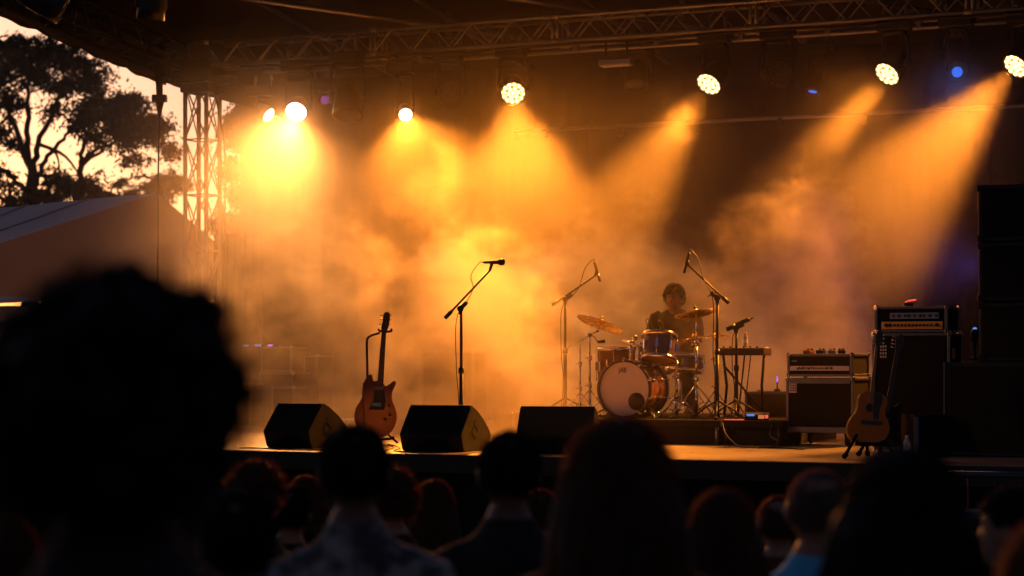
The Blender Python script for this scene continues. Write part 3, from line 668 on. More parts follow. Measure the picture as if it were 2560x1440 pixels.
for k in range(10):
    b.piece(); a = 2 * math.pi * (k + .5) / 10; d = Vector((math.cos(a), 0, math.sin(a)))
    for y in (-.012, KD + .012): b.box(d * (KR + .024) + Vector((0, y, 0)), (.03, .045, .018), Matrix.Rotation(-a, 3, 'Y'), .004)
    b.tube([d * (KR + .022) + Vector((0, 0, 0)), d * (KR + .022) + Vector((0, .13, 0))], .004, 6); b.tube([d * (KR + .022) + Vector((0, KD, 0)), d * (KR + .022) + Vector((0, KD - .13, 0))], .004, 6)
    b.lathe([(.008, -.03), (.013, -.02), (.013, .02), (.008, .03)], d * (KR + .012) + Vector((0, .12, 0)), AX, 8); b.lathe([(.008, -.03), (.013, -.02), (.013, .02), (.008, .03)], d * (KR + .012) + Vector((0, KD - .12, 0)), AX, 8)
b.build_each('lug', M_chrome, kd)
for s in (-1, 1):
    b = MB(); b.tube([(s * .19, .09, -.165), (s * .34, -.06, -.265)], .009, 8); b.tube([(s * .325, -.045, -.255), (s * .345, -.065, -.268)], .014, 8); b.build('spur', M_chrome, kd)
b = MB(); b.tube([(.06, .2, .25), (.06, .2, .40)], .014, 10); b.tube([(-.02, .2, .25), (-.02, .2, .44)], .013, 10); b.tube([(-.1, .18, .45), (.06, .2, .40), (.12, .2, .42)], .013, 8); b.box((.06, .2, .255), (.09, .07, .02), None, .006)
b.lathe([(.02, -.03), (.026, 0), (.02, .03)], (-.02, .2, .43), (1, 0, 0), 12); b.lathe([(.018, -.02), (.024, 0), (.018, .02)], (.02, .19, .475), (1, 0, 0), 12); b.build('tom_mount', M_chrome, kd)
def mid(px, py, v): return at(px, py, v)
tom = drum('rack_tom', mid(1647, 869, 3.15), (R(-15), R(-2), TH), .158, .225, 'rack tom with shiny chrome hoops mounted above the bass drum', M_shell2, M_head, M_amberhead)
ft = drum('floor_tom', mid(1541, 915, 3.75), (R(2), 0, TH), .185, .34, 'floor tom of brown wrap standing behind the bass drum', M_shell, M_head, M_head, 8, 3)
sn = drum('snare_drum', mid(1712, 908, 3.95), (R(-6), R(4), TH), .175, .14, 'shallow snare drum beside the rack tom', M_shell2, M_head, M_head)
for px, dy, ro in ((1627, 0, .0), (1646, .05, .2)):                      # drum microphones clipped to the tom
    mo = empty('drum_microphone', mid(px, 832, 3.05 + dy), TH, 'stubby black drum microphone clipped to the rack tom, ' + ('with a curled lead' if px == 1627 else 'nearer the drummer'), 'microphone', 'microphones')
    b = MB(); b.lathe([(.024, -.03), (.03, -.015), (.03, .02), (.018, .05), (.008, .075), (.004, .1)], seg=14); b.build('capsule', M_rubber, mo)
    b = MB(); b.tube([(0, 0, -.02), (.02, .02, -.045), (.02, .04, -.06)], .008, 6); b.build('clip', M_black, mo)
    b = MB(); b.tube(spline([(0, 0, .1), (-.01, 0, .125), (-.04, 0, .13), (-.055, .02, .1), (-.05, .05, .05), (-.04, .06, -.06)] if px == 1627 else [(0, 0, .1), (0, .02, .12), (.02, .06, .08), (.03, .08, -.06)], 4), .004, 6); b.build('lead', M_cable, mo)

def cymbal(loc, r, rot, label, hh=False):
    o = empty('cymbal', loc, 0, label, 'cymbal', 'cymbals of the kit'); o.rotation_euler = rot
    prof = [(.006, .03), (.012, .032), (r * .14, .026), (r * .2, .014), (r * .24, .010), (r * .6, -.002), (r * .9, -.014), (r, -.019), (r, -.0205), (r * .9, -.0158), (r * .6, -.0038), (r * .24, .008), (r * .19, .012), (r * .13, .024), (.006, .028)]
    b = MB(); b.lathe(prof, seg=56, closed=True); b.build('plate', M_bronze, o)
    b = MB(); b.lathe([(.016, .033), (.018, .045), (.012, .05), (.007, .052), (.007, .075)], seg=12); b.build('felt_and_nut', M_black, o); return o
def cym_stand(px0, v, pts, label, rz=0.0, tripod=.22, r=.0115, z=RH):
    o = put('cymbal_stand', px0, v, label, 'cymbal stand', 'chrome cymbal stands', z=z, rz=0)
    L = PX(o, px0); P = [L(*p) for p in pts]
    b = MB(); zt = P[0].z
    b.tube([(0, 0, .03), (0, 0, zt * .38)], r * 1.35, 10); b.tube([(0, 0, zt * .38), (0, 0, zt * .72)], r * 1.1, 10); b.tube([(0, 0, zt * .72), (0, 0, zt)], r * .8, 10)
    b.build('tube', M_chrome, o)
    b = MB()
    for f in (.38, .72): b.piece(); b.lathe([(r * 1.5, -.025), (r * 2.0, -.02), (r * 2.0, .02), (r * 1.5, .025)], (0, 0, zt * f), seg=10); b.tube([(0, 0, zt * f), (-.045, -.01, zt * f - .005)], .006, 6)
    b.build_each('clamp', M_chrome, o)
    for a in (205, 325, 85):
        d = Vector((math.cos(R(a)), math.sin(R(a)), 0)); b = MB()
        b.tube([Vector((0, 0, zt * .33)), d * tripod + Vector((0, 0, .012))], .007, 6); b.tube([Vector((0, 0, .06)), d * tripod * .5 + Vector((0, 0, zt * .165))], .005, 6); b.tube([d * tripod * .95 + Vector((0, 0, .014)), d * tripod * 1.08 + Vector((0, 0, .014))], .013, 8); b.build('leg', M_chrome, o)
    if len(P) > 1:
        b = MB(); b.tube([P[1], P[2]], r * .7, 8); b.lathe([(.02, -.016), (.024, 0), (.02, .016)], P[0], (0, 1, 0), 12)
        if len(P) > 3: b.tube([P[2], P[3]], r * .6, 8); b.lathe([(.014, -.014), (.017, 0), (.014, .014)], P[2], (0, 1, 0), 10)
        b.build('boom_arm', M_chrome, o)
    return o
cymbal(mid(1502, 806, 3.45), .235, (R(-10), R(20), 0), 'large crash cymbal tilted steeply on the boom stand beside the floor tom')
cym_stand(1474, 3.5, [(1474, 838), (1418, 869), (1494, 828), (1501, 812)], 'chrome boom stand carrying the tilted crash cymbal')
cym_stand(1450, 3.35, [(1450, 858)], 'thinner chrome stand without a cymbal at the edge of the riser', r=.009)
cymbal(mid(1739, 780, 3.1), .20, (R(-10), R(-8), 0), 'crash cymbal on the straight stand in front of the drummer')
cym_stand(1741, 3.15, [(1741, 785)], 'straight chrome cymbal stand with wide tripod legs', tripod=.27)
cymbal(mid(1792, 838, 3.9), .135, (R(1), R(-3), 0), 'ride cymbal nearly flat beside the keyboard')
cymbal(mid(1736, 842, 4.15), .125, (R(-2), R(-8), 0), 'upper hi-hat cymbal in front of the drummer')
cymbal(mid(1732, 858, 4.15), .12, (R(182), R(3), 0), 'lower hi-hat cymbal just under the other')
cym_stand(1735, 4.17, [(1735, 832)], 'hi-hat stand behind the straight cymbal stand', tripod=.2, r=.009)
cym_stand(1789, 3.92, [(1790, 842)], 'chrome stand under the flat ride cymbal', tripod=.2, r=.01)
ss = cym_stand(1692, 3.2, [(1692, 900)], 'short chrome stand in front of the snare drum', tripod=.2, r=.012)
# small boom microphone by the floor tom
sm_ = put('drum_microphone', 1500, 3.4, 'little black microphone on a thin arm above the floor tom', 'microphone', 'microphones', z=0, rz=0); L_ = PX(sm_, 1500)
b = MB(); b.tube([L_(1513, 853), L_(1494, 855)], [.018, .014], 10); b.build('capsule', M_black, sm_)
b = MB(); b.tube(spline([L_(1494, 855), L_(1486, 843), L_(1476, 836)], 5), .005, 6); b.build('arm', M_steel, sm_)
# drum throne
th = put('drum_throne', 1700, 4.75, 'round black drum stool under the drummer', 'stool', z=RH, rz=TH)
b = MB(); b.lathe([(.15, .43), (.175, .45), (.175, .5), (.15, .52), (.0001, .525)], seg=28); b.build('seat', M_vinyl, th)
b = MB(); b.tube([(0, 0, .1), (0, 0, .43)], .018, 10); b.build('post', M_chrome, th)
for a in (30, 150, 270):
    d = Vector((math.cos(R(a)), math.sin(R(a)), 0)); b = MB(); b.tube([Vector((0, 0, .25)), d * .24 + Vector((0, 0, .01))], .01, 8); b.build('leg', M_chrome, th)

# ---- keyboard on its stand, with a bottle
kb = put('keyboard', 1859, 3.5, 'slim dark keyboard lying on a stand at the side of the drum kit', 'keyboard', z=0, rz=TH)
kz = zat(879, kb.location.y) - kb.location.z
b = MB(); b.box((0, 0, kz), (.47, .26, .07), None, .012); b.build('case', M_dkwood, kb)
b = MB()
for k in range(16): b.box((-.2 + k * .0267, .06, kz + .037), (.024, .12, .008), None, .002)
b.build('keys', M_white, kb)
b = MB()
for k in range(6): b.piece(); b.lathe([(.009, 0), (.009, .014), (.006, .017)], (-.17 + k * .065, -.08, kz + .035), seg=10)
b.build_each('knob', M_steel, kb)
ks = empty('keyboard_stand', Vector((kb.location.x, kb.location.y, DECK + RH)), TH, 'black folding stand under the keyboard', 'stand')
zz = kz - .035 - RH
for s in (-1, 1):
    b = MB(); b.tube([(s * .2, 0, zz), (s * .17, .02, .3), (s * .19, 0, .02)], .014, 8); b.tube([(s * .19, -.2, .016), (s * .19, .2, .016)], .014, 8); b.build('leg', M_steel, ks)
b = MB(); b.tube([(-.2, 0, zz * .85), (.19, 0, .06)], .011, 8); b.tube([(.0, .03, zz), (-.06, .03, .03)], .008, 6); b.tube([(.06, .03, zz), (.02, .03, .25), (.05, .03, .03)], .006, 6); b.build('brace', M_steel, ks)
def bottle(px, v, z, h, label, rz=0):
    o = put('water_bottle', px, v, label, 'bottle', 'clear water bottles', z=z, rz=rz); s = h / .22
    prof = [(.0001, 0), (.028, 0), (.033, .006), (.033, .02)]
    for k in range(9): prof += [(.033, .024 + k * .013), (.0305, .030 + k * .013)]
    prof += [(.033, .142), (.032, .155), (.022, .18), (.013, .193), (.013, .2)]
    b = MB(); b.lathe([(r * s, q * s) for r, q in prof], seg=20, closed=True); b.build('bottle_body', M_plastic, o)
    b = MB(); b.lathe([(.0155 * s, .196 * s), (.0155 * s, .218 * s), (.0001, .22 * s)], seg=16); b.build('cap', M_cap, o)
    b = MB(); b.lathe([(.0338 * s, .06 * s), (.0338 * s, .115 * s)], seg=20, closed=True); b.build('paper_label', M_white, o, fix=False); return o
bottle(1864, 3.46, kz + .042, .14, 'small clear water bottle standing on the keyboard')
bottle(2267, .62, 0, .185, 'clear water bottle on the stage floor beside the little black speaker')
bottle(1378, 2.3, 0, .2, 'water bottle on the floor between the monitors in the smoke')
# effects box with lit panel and the red light bar on the riser edge
fx = put('effects_unit', 1893, 2.85, 'small effects box with lit blue and orange panels at the riser edge', 'effects unit', z=RH, rz=TH + R(14))
b = MB(); b.box((0, 0, .035), (.22, .15, .05), Matrix.Rotation(R(8), 3, 'X'), .008); b.build('case', M_black, fx)
E_red = emit('red indicator', (1, .1, .05), 1.1); E_or = emit('orange indicator', (1, .3, .1), .55); E_bl = emit('blue indicator', (.12, .3, 1), .8); E_vi = emit('violet indicator', (.35, .12, 1), 1.6)
b = MB(); b.box((.04, -.0775, .03), (.055, .003, .034)); b.build('screen', E_or, fx)
b = MB(); b.box((.088, -.0775, .032), (.028, .003, .03)); b.build('screen', E_red, fx)
b = MB(); b.box((-.055, -.0765, .046), (.07, .003, .018)); b.build('screen', E_bl, fx)
b = MB(); b.tube(spline([(-.1, 0, .05), (-.14, -.02, .1), (-.18, -.02, .17), (-.21, .02, .2)], 5), .006, 6); b.build('lead', M_cable, fx)
lb = put('light_strip', 1836, 2.58, 'thin glowing red light strip on the edge of the riser', 'light strip', z=RH, rz=TH)
b = MB(); b.box((0, 0, .01), (.19, .02, .018), None, .003); b.build('housing', M_black, lb)
b = MB(); b.box((0, -.0115, .009), (.18, .003, .008)); b.build('diffuser', E_red, lb)
# riser-edge tape marks and cables
def cable(pts, label, r=.006, z0=None):
    P = spline(pts, 6); o = MB(); c = P[0].copy(); o.tube([p - c for p in P], r, 6); ob = o.build('stage_cable', M_cable, loc=c); tag(ob, label, 'cable', 'cables on the stage floor'); return ob
cable([spx(600, .16, .008), spx(640, .2, .008), spx(690, .14, .008), spx(735, .3, .008), spx(800, .12, .008), spx(850, .2, .008)], 'loose black cable on the bright floor under the first monitor')
cable([spx(960, .3, .008), spx(985, .8, .008), spx(970, 1.3, .01), spx(1000, .5, .02), spx(985, .2, .008), spx(1040, .12, .008)], 'coiled black cable between the first and middle monitors')
cable([spx(1210, .2, .008), spx(1240, .6, .008), spx(1225, 1.2, .008), spx(1290, .5, .008), spx(1330, .2, .008)], 'black cable on the floor by the middle monitor, running upstage')
cable([spx(1806, 2.5, .2), spx(1812, 2.42, .12), spx(1830, 2.3, .05), spx(1850, 2.2, .01), spx(1905, 2.1, .008), spx(1960, 2.15, .008), spx(2010, 1.9, .008)], 'cable drooping from the riser corner to the floor', .007)
cable([spx(1930, 2.45, .19), spx(1925, 2.4, .1), spx(1945, 2.35, .05), spx(1935, 2.3, .01), spx(1880, 2.25, .008), spx(1900, 2.0, .008)], 'cable hanging off the side riser in a loose loop', .007)

# ---- cases and amplifiers
def case(name, px, v, w, d, h, z, label, yaw=0, grp='black flight cases', shelf=False, cat='flight case', panel=M_ply, parts=True):
    o = put(name, px, v, label, cat, grp, z=z, rz=TH + R(yaw))
    b = MB(); b.box((0, d / 2, h / 2), (w - .02, d - .02, h - .02)); b.build('panel', panel, o)
    e = .026; b = MB()
    for sx in (-1, 1):
        for sy in (0, 1): b.box((sx * (w - e) / 2, e / 2 + sy * (d - e), h / 2), (e, e, h - .004), None, .004)
    for sz in (0, 1):
        for sy in (0, 1): b.box((0, e / 2 + sy * (d - e), e / 2 + sz * (h - e)), (w - 2 * e, e - .004, e - .004), None, .003)
        for sx in (-1, 1): b.box((sx * (w - e) / 2, d / 2, e / 2 + sz * (h - e)), (e - .004, d - 2 * e, e - .004), None, .003)
    b.build('edging', M_alu, o)
    b = MB()
    for sx in (-1, 1):
        for sy in (0, 1):
            for sz in (0, 1): b.piece(); b.lathe([(.021, -.006), (.024, 0), (.021, .006)], (sx * (w / 2 - .008), .008 + sy * (d - .016), .01 + sz * (h - .02)), (sx, -1 + 2 * sy, 0), 10)
    b.build_each('corner', M_chrome, o)
    return o
def casters(o, w, d):
    for sx in (-1, 1):
        for sy in (0, 1):
            c = Vector((sx * (w / 2 - .08), .08 + sy * (d - .16), -.06)); b = MB(); b.lathe([(.045, -.014), (.05, -.008), (.05, .008), (.045, .014)], c + Vector((0, 0, -.0)), (1, 0, 0), 16); b.box(c + Vector((0, 0, .045)), (.04, .06, .03)); b.build('caster', M_rubber, o)
fc = case('flight_case', 2049, 2.72, .62, .55, .49, .112, 'wheeled black flight case with pale edging beside the side riser', -2, shelf=True); casters(fc, .62, .55)
b = MB(); b.box((-.245, -.002, .4), (.07, .004, .085)); b.build('label_plate', M_tape, fc)
b = MB()
for r_ in range(3):
    for k in range(4): b.box((-.268 + k * .0155 + .004 * (r_ % 2), -.0055, .423 - r_ * .022), (.009, .003, .012))
b.build('lettering', M_dkwood, CH[fc.name][-1])
b = MB(); b.box((0, -.004, .462), (.56, .01, .045), None, .003); b.box((0, -.004, .03), (.56, .01, .05), None, .003); b.build('front_rail', M_alu, fc)
f2 = case('flight_case', 2049, 2.74, .6, .53, .205, .612, 'shallow flight case with a pale lettered strip on top of the wheeled case', -2)
b = MB(); b.box((0, -.003, .075), (.54, .008, .042)); st_ = b.build('lettered_strip', M_tape, f2)
rnd = random.Random(4); b = MB(); x = -.2
while x < .12:
    w_ = rnd.uniform(.008, .018); b.box((x, -.0085, .075 + rnd.uniform(-.003, .003)), (w_, .003, rnd.uniform(.012, .024)), Matrix.Rotation(rnd.uniform(-.4, .4), 3, 'Y')); x += w_ + rnd.uniform(.004, .01)
b.build('lettering', M_dkwood, st_)
b = MB(); b.box((-.23, -.003, .14), (.05, .006, .016)); b.build('latch', M_chrome, f2)
for k, (px, c, lab) in enumerate(((2022, M_sun, 'orange'), (2052, M_steel, 'dark'), (2080, M_alu, 'silver'), (2104, M_dkguitar, 'black glossy'))):
    o = put('effects_pedal', px, 2.98, lab + ' effects pedal lying on the shallow flight case', 'pedal', 'pedals on the shallow case', z=.817, rz=TH + R(k * 9 - 10))
    b = MB(); b.box((0, 0, .016), (.065, .11, .032), None, .006); b.build('housing', c, o)
    b = MB(); b.piece(); b.lathe([(.011, 0), (.011, .014), (.008, .016)], (-.017, .03, .032), seg=10); b.piece(); b.lathe([(.011, 0), (.011, .014), (.008, .016)], (.017, .03, .032), seg=10); b.build_each('knob', M_steel, o)
    b = MB(); b.lathe([(.009, 0), (.009, .012)], (0, -.03, .032), seg=10); b.build('footswitch', M_chrome, o)
gc = case('amplifier_cabinet', 2277, 1.55, .64, .42, .95, .03, 'tall dark amplifier cabinet with worn edging behind the acoustic guitar', -2, 'amplifier cabinets', cat='amplifier', panel=M_vinyl)
b = MB(); b.box((0, -.002, .46), (.56, .006, .84), None, .002); b.build('grille', M_grille, gc)
b = MB()
for r_ in range(4):
    for k in range(3): b.box((-.245 + k * .02, -.0075, .84 - r_ * .028), (.013, .003, .018), Matrix.Rotation(.3 * (k - 1), 3, 'Y'))
b.build('emblem', M_tape, gc)
b = MB(); b.box((.3225, .11, .78), (.003, .1, .09)); b.build('label_plate', M_plate, gc)
ah = case('guitar_amplifier', 2277, 1.56, .60, .40, .215, .982, 'amplifier head in an open edged case on top of the tall cabinet', -2, 'amplifier cabinets', cat='amplifier')
b = MB(); b.box((.01, -.004, .058), (.5, .012, .062), None, .003); pl_ = b.build('control_panel', M_plate, ah)
b = MB()
for k in range(11): b.piece(); b.lathe([(.009, 0), (.009, .014), (.006, .018)], (-.13 + k * .03, -.01, .06), (0, -1, 0), 12)
for k in (-.2, -.17, .215): b.piece(); b.lathe([(.014, 0), (.014, .012), (.01, .016)], (k, -.01, .06), (0, -1, 0), 12)
b.build_each('knob', M_black, pl_)
b = MB(); b.box((.03, -.004, .135), (.40, .012, .05), None, .003); b.build('face_panel', M_bluegrey, ah)
b = MB()
for k in range(9): b.box((-.14 + k * .042 + .006 * (k % 3), -.0115, .135), (.018 + .008 * (k % 2), .003, .022))
b.build('vent', M_black, CH[ah.name][-1])
b = MB(); b.box((.3035, .2, .11), (.004, .09, .06), None, .001); b.tube([(.306, .16, .1), (.318, .18, .1), (.318, .22, .1), (.306, .24, .1)], .007, 6); b.build('side_handle', M_steel, ah)
pr = put('tuner_pedal', 2272, 1.72, 'small pedal with a glowing red light on top of the amplifier head', 'pedal', z=1.197, rz=TH + R(10))
b = MB(); b.box((0, 0, .016), (.07, .11, .032), None, .006); b.build('housing', M_black, pr)
b = MB(); b.lathe([(.009, 0), (.009, .008), (.004, .012)], (-.02, -.045, .032), seg=10); b.build('indicator', E_red, pr)
b = MB(); b.tube([(-.01, -.02, .045), (.06, -.02, .055)], .007, 8); b.build('indicator', E_red, pr)
sp = put('small_speaker', 2326, 1.15, 'little black speaker box with a grey side, next to the water bottle', 'speaker', z=0, rz=R(8))
b = MB(); b.box((0, .15, .165), (.27, .3, .33), None, .008); b.build('cabinet', M_vinyl, sp)
b = MB(); b.box((.02, -.001, .165), (.22, .006, .29), None, .002); b.build('grille', M_grille, sp)
b = MB(); b.box((-.115, -.0015, .165), (.035, .006, .3), None, .001); b.build('side_strip', mat('grey vinyl', (.16, .15, .15), .6, var=.2), sp)

# ---- public address stack
def pa(px_left, v, w, d, h, z, label, name='loudspeaker'):
    u = uv(px_left, v) + w / 2 * 1.0
    o = empty(name, stage(u, v, z), TH, label, 'loudspeaker', 'stacked black loudspeakers')
    b = MB(); b.box((0, d / 2, h / 2), (w, d, h - .006), None, .012); b.build('cabinet', M_black, o)
    b = MB(); b.box((0, -.004, h / 2), (w - .06, .012, h - .07), None, .003); b.build('grille', M_grille, o)
    b = MB()
    for sx in (-1, 1): b.piece(); b.box((sx * (w / 2 + .006), d * .3, h * .55), (.016, .16, .1), None, .006)
    b.build_each('handle', M_steel, o)
    b = MB(); b.box((w * .28, -.0115, .08), (.06, .004, .03)); b.build('badge', M_steel, o)
    b = MB()
    for sx in (-1, 1):
        for sz in (0, 1): b.piece(); b.box((sx * (w / 2 - .02), -.006, .03 + sz * (h - .06)), (.05, .014, .05), None, .006)
    b.build_each('corner', M_steel, o); return o
pa(2364, 1.3, 1.15, .8, .745, 0, 'wide black subwoofer box at the foot of the loudspeaker stack', 'subwoofer')
pa(2447, 1.35, .95, .7, .47, .746, 'black loudspeaker resting directly on the subwoofer')
pa(2446, 1.35, .95, .7, .47, 1.217, 'black loudspeaker in the middle of the stack')
pa(2445, 1.35, .95, .7, .45, 1.688, 'topmost black loudspeaker of the stack, cut by the photo edge')
b = MB(); b.box((0, 0, .372), (.012, .012, .742)); o = b.build('edge_strip', M_alu, loc=stage(uv(2364, 1.3) - .009, 1.292, 0), rot=(0, 0, TH)); tag(o, 'thin pale metal strip standing along the subwoofer edge', 'metal strip')
lp = put('small_lamp', 2437, 1.9, 'small stage lamp on the tall cabinet edge against the loudspeaker', 'lamp', z=.76, rz=TH)
b = MB(); b.lathe([(.05, 0), (.05, .012), (.012, .02), (.012, .14), (.03, .16), (.035, .22), (.02, .25)], seg=14); b.build('body', M_steel, lp)
b = MB(); b.lathe([(.016, .25), (.018, .26), (.004, .268)], seg=12); b.build('indicator', E_bl, lp)

# ---- dim gear upstage
ba = case('guitar_cabinet', 1118, 5.4, .64, .36, .86, .0, 'tall hazy amplifier cabinet in the smoke behind the vocal microphone', 0, 'amplifier cabinets', cat='amplifier', panel=M_vinyl)
b = MB(); b.box((0, -.002, .43), (.58, .006, .76)); b.build('grille', M_grille, ba)
case('small_case', 1260, 5.0, .24, .3, .2, 0, 'low little case on the floor in the smoke', 0, 'dim cases in the smoke')
q = case('equipment_rack', 690, 5.6, .46, .5, .62, 0, 'pale edged rack case in the smoke behind the first monitor', 0, 'dim cases in the smoke')
case('equipment_rack', 690, 5.75, .42, .45, .30, .622, 'upper rack case topped with blue lights', 0, 'dim cases in the smoke')
case('equipment_rack', 592, 5.3, .36, .5, .50, 0, 'squat rack case next to the big blurred curly head', 0, 'dim cases in the smoke')
case('equipment_rack', 775, 6.0, .2, .4, .82, 0, 'narrow upright rack case with a lit edge', 0, 'dim cases in the smoke')
case('equipment_rack', 706, 5.15, .3, .36, .46, 0, 'lower front rack case half hidden by the first monitor', 0, 'dim cases in the smoke')
for px, m_, w_, lab in ((618, E_bl, .075, 'blue status light bar nearest the blurred curly head'), (648, E_bl, .085, 'middle blue status light bar on the rack'), (680, E_vi, .06, 'violet status light on the rack')):
    o = put('status_light', px, 5.78, lab, 'indicator light', 'lights on the rack', z=.924, rz=TH)
    b = MB(); b.box((0, 0, .012), (w_ + .02, .06, .022), None, .003); b.build('housing', M_black, o)
    b = MB(); b.box((0, -.032, .012), (w_, .004, .016)); b.build('lens', m_, o)
o = put('status_light', 1943, 3.9, 'tiny violet light beyond the side riser', 'indicator light', None, z=.46, rz=TH)
b = MB(); b.lathe([(.03, 0), (.03, .02), (.008, .03), (.008, .09)], seg=10); b.build('housing', M_black, o); b = MB(); b.lathe([(.006, .09), (.007, .13), (.003, .15)], seg=8); b.build('lens', E_vi, o)
case('road_trunk', 1925, 3.85, .5, .45, .46, 0, 'dark trunk behind the keyboard stand', 0, 'black flight cases')

# ---- crowd barrier
M_barr = mat('galvanised barrier', (.05, .085, .11), .4, metal=.5, var=.2)
for k, (px, Y, rot, lab) in enumerate(((2480, 9.8, -8, 'near crowd barrier section by the person in profile'), (2560, 13.3, -20, 'far crowd barrier section below the loudspeakers'))):
    p = atY(px, 903, Y); p.z = gz(Y); o = empty('crowd_barrier', p, R(rot), lab, 'barrier', 'steel crowd barriers'); w = .55 if k == 0 else .9; h = zat(1285 if k == 0 else 1188, Y) - p.z
    b = MB(); b.tube([(-w, 0, .08), (-w, 0, h - .04), (-w + .04, 0, h), (w - .04, 0, h), (w, 0, h - .04), (w, 0, .08)], .021, 10); b.build('frame', M_barr, o)
    b = MB()
    for i in range(1, 10): b.tube([(-w + 2 * w * i / 10, 0, .12), (-w + 2 * w * i / 10, 0, h)], .008, 6)
    b.tube([(-w, 0, .12), (w, 0, .12)], .014, 8); b.build('bars', M_rubber, o)
    for s in (-1, 1):
        b = MB(); b.tube([(s * w * .8, -.3, .02), (s * w * .8, .3, .02)], .02, 8); b.tube([(s * w * .8, 0, .02), (s * w * .8, 0, .12)], .02, 8); b.build('foot', M_barr, o)
# ================================================================ lamps on the truss
AMB = (1.0, .295, .028)
E_hot = emit('lit warm lens', (1, .6, .24), 4.0); E_plate = emit('glowing lens plate', (1, .36, .07), .9); E_flood = emit('lit white flood', (1, .93, .82), 14.0)
E_blue = emit('lit blue lens', (.05, .18, 1), .9); E_purple = emit('dim violet lens', (.35, .05, .6), .6)
M_lens = mat('dark lens', (.03, .025, .02), .15, spec=.8)
M_lamp = mat('lamp housing', (.016, .015, .015), .42, var=.3)
def lamp(px, py, v, aim, r, label, face='cells', fm=None, zref=TZ - .2, name='stage_light', grp='moving lights under the truss', length=.3, power=0, size=30, col=AMB, blend=.4, soft=.125, base=True, spill=0.0):
    p = at(px, py, v); ax = (aim - p).normalized()
    piv = p - ax * length * .55
    topz = min(max(piv.z + .27, DECK + zref), DECK + zref) 
    o = empty(name, Vector((piv.x, piv.y, topz)), 0, label, 'stage light', grp)
    q = piv - o.location; f = p - o.location
    b = MB(); b.lathe([(.0001, -length), (r * .55, -length), (r * .8, -length * .9), (r * .98, -length * .55), (r * 1.06, -length * .25), (r * 1.1, -.02), (r * 1.1, .012), (r * 1.0, .012), (r * .99, -.012)], f, ax, 28, closed=True); b.build('head', M_lamp, o)
    side = ax.cross(Vector((0, 0, 1))).normalized() if abs(ax.z) < .97 else EX
    hd = r * 1.22
    if base:
        b = MB(); top = Vector((0, 0, -.1))
        for s in (-1, 1):
            b.tube([q + side * s * hd, q + side * s * hd + Vector((0, 0, .06)), top + side * s * hd * .95 + Vector((0, 0, -.02)), top + side * s * hd * .7 + Vector((0, 0, .03))], .022, 8); b.lathe([(.045, -.018), (.045, .018)], q + side * s * hd, side, 14)
        b.box(top + Vector((0, 0, .03)), (hd * 1.5, .09, .05), Matrix.Rotation(math.atan2(side.y, side.x), 3, 'Z'), .01); b.build('yoke', M_lamp, o)
        b = MB(); b.box((0, 0, .0), (.34, .24, .12), RZ, .015); b.box(RZ @ Vector((0, -.122, .0)), (.12, .006, .035), RZ); b.build('base', M_lamp, o)
        b = MB()
        for s in (-1, 1): b.piece(); b.tube([RZ @ Vector((s * .11, 0, .06)), RZ @ Vector((s * .11, 0, .15))], .016, 8); b.lathe([(.04, -.014), (.04, .014)], RZ @ Vector((s * .11, 0, .16)), EX, 12)
        b.build_each('clamp', M_trussm, o)
    x, y, _ = basis(ax)
    if face == 'cells':
        b = MB(); b.lathe([(r * .99, 0), (.0001, .0)], f - ax * .008, ax, 24, closed=True); fo = b.build('lens_plate', M_lens if fm else E_plate, o, fix=False)
        cs = [(0, 0)] + [(math.cos(R(60 * k + 10)) * r * .40, math.sin(R(60 * k + 10)) * r * .40) for k in range(6)] + [(math.cos(R(30 * k + 25)) * r * .80, math.sin(R(30 * k + 25)) * r * .80) for k in range(12)]
        b = MB()
        for cx, cy in cs:
            c = f + x * cx + y * cy; b.lathe([(r * .178, -.004), (r * .165, .004), (r * .1, .009), (.0001, .011)], c, ax, 12, closed=True)
        b.build('lens_cells', fm or E_hot, fo)
    elif face == 'lens':
        b = MB(); b.lathe([(r * .93, -.004), (r * .6, .012), (.0001, .018)], f, ax, 28, closed=True); b.build('lens', fm or E_hot, o, fix=False)
    elif face == 'small':
        b = MB(); b.lathe([(r * .62, .004), (r * .4, .012), (.0001, .016)], f, ax, 24, closed=True); b.build('lens', fm or E_hot, o, fix=False)
        b = MB(); b.lathe([(r * .9, .006), (r * .82, .014), (r * .74, .006)], f, ax, 28, closed=True); b.build('lens_ring', M_lens, o)
    if power:
        l = bpy.data.lights.new('beam', 'SPOT'); lo = bpy.data.objects.new('beam', l); COL.objects.link(lo); lo.parent = o; lo.location = f + ax * .03
        lo.rotation_euler = ax.to_track_quat('-Z', 'Y').to_euler(); l.energy = power; l.spot_size = R(size); l.spot_blend = blend; l.color = col; l.shadow_soft_size = soft
        if spill:                                     # the lens also spills a weak wide wash
            l2 = bpy.data.lights.new('spill', 'SPOT'); l2.energy = power * spill; l2.spot_size = R(118); l2.spot_blend = 1.0; l2.color = col; l2.shadow_soft_size = soft
            so_ = bpy.data.objects.new('spill', l2); COL.objects.link(so_); so_.parent = o; so_.location = lo.location; so_.rotation_euler = lo.rotation_euler
    return o
LV = 5.35
lamp(740, 280, LV, spx(430, .6), .125, 'brightest white flood lamp glaring beside the tower', 'lens', E_flood, name='flood_light', power=P1, spill=.15, size=68, blend=.75, length=.22, col=(1, .365, .08))
lamp(672, 288, 6.6, spx(1640, 5.9, .5), .09, 'pale second flood lamp half lost in the glare', 'lens', E_flood, name='flood_light', power=PB2, size=34, blend=.8, length=.2, zref=TZ - .28, col=(1, .365, .08))
lamp(1014, 287, LV, spx(1225, -.7), .075, 'small bright spotlight beaming into the thick smoke clump', 'lens', E_flood, power=P2, spill=SPILL, size=37, blend=.2, length=.26, zref=TZ - .3, soft=.06)
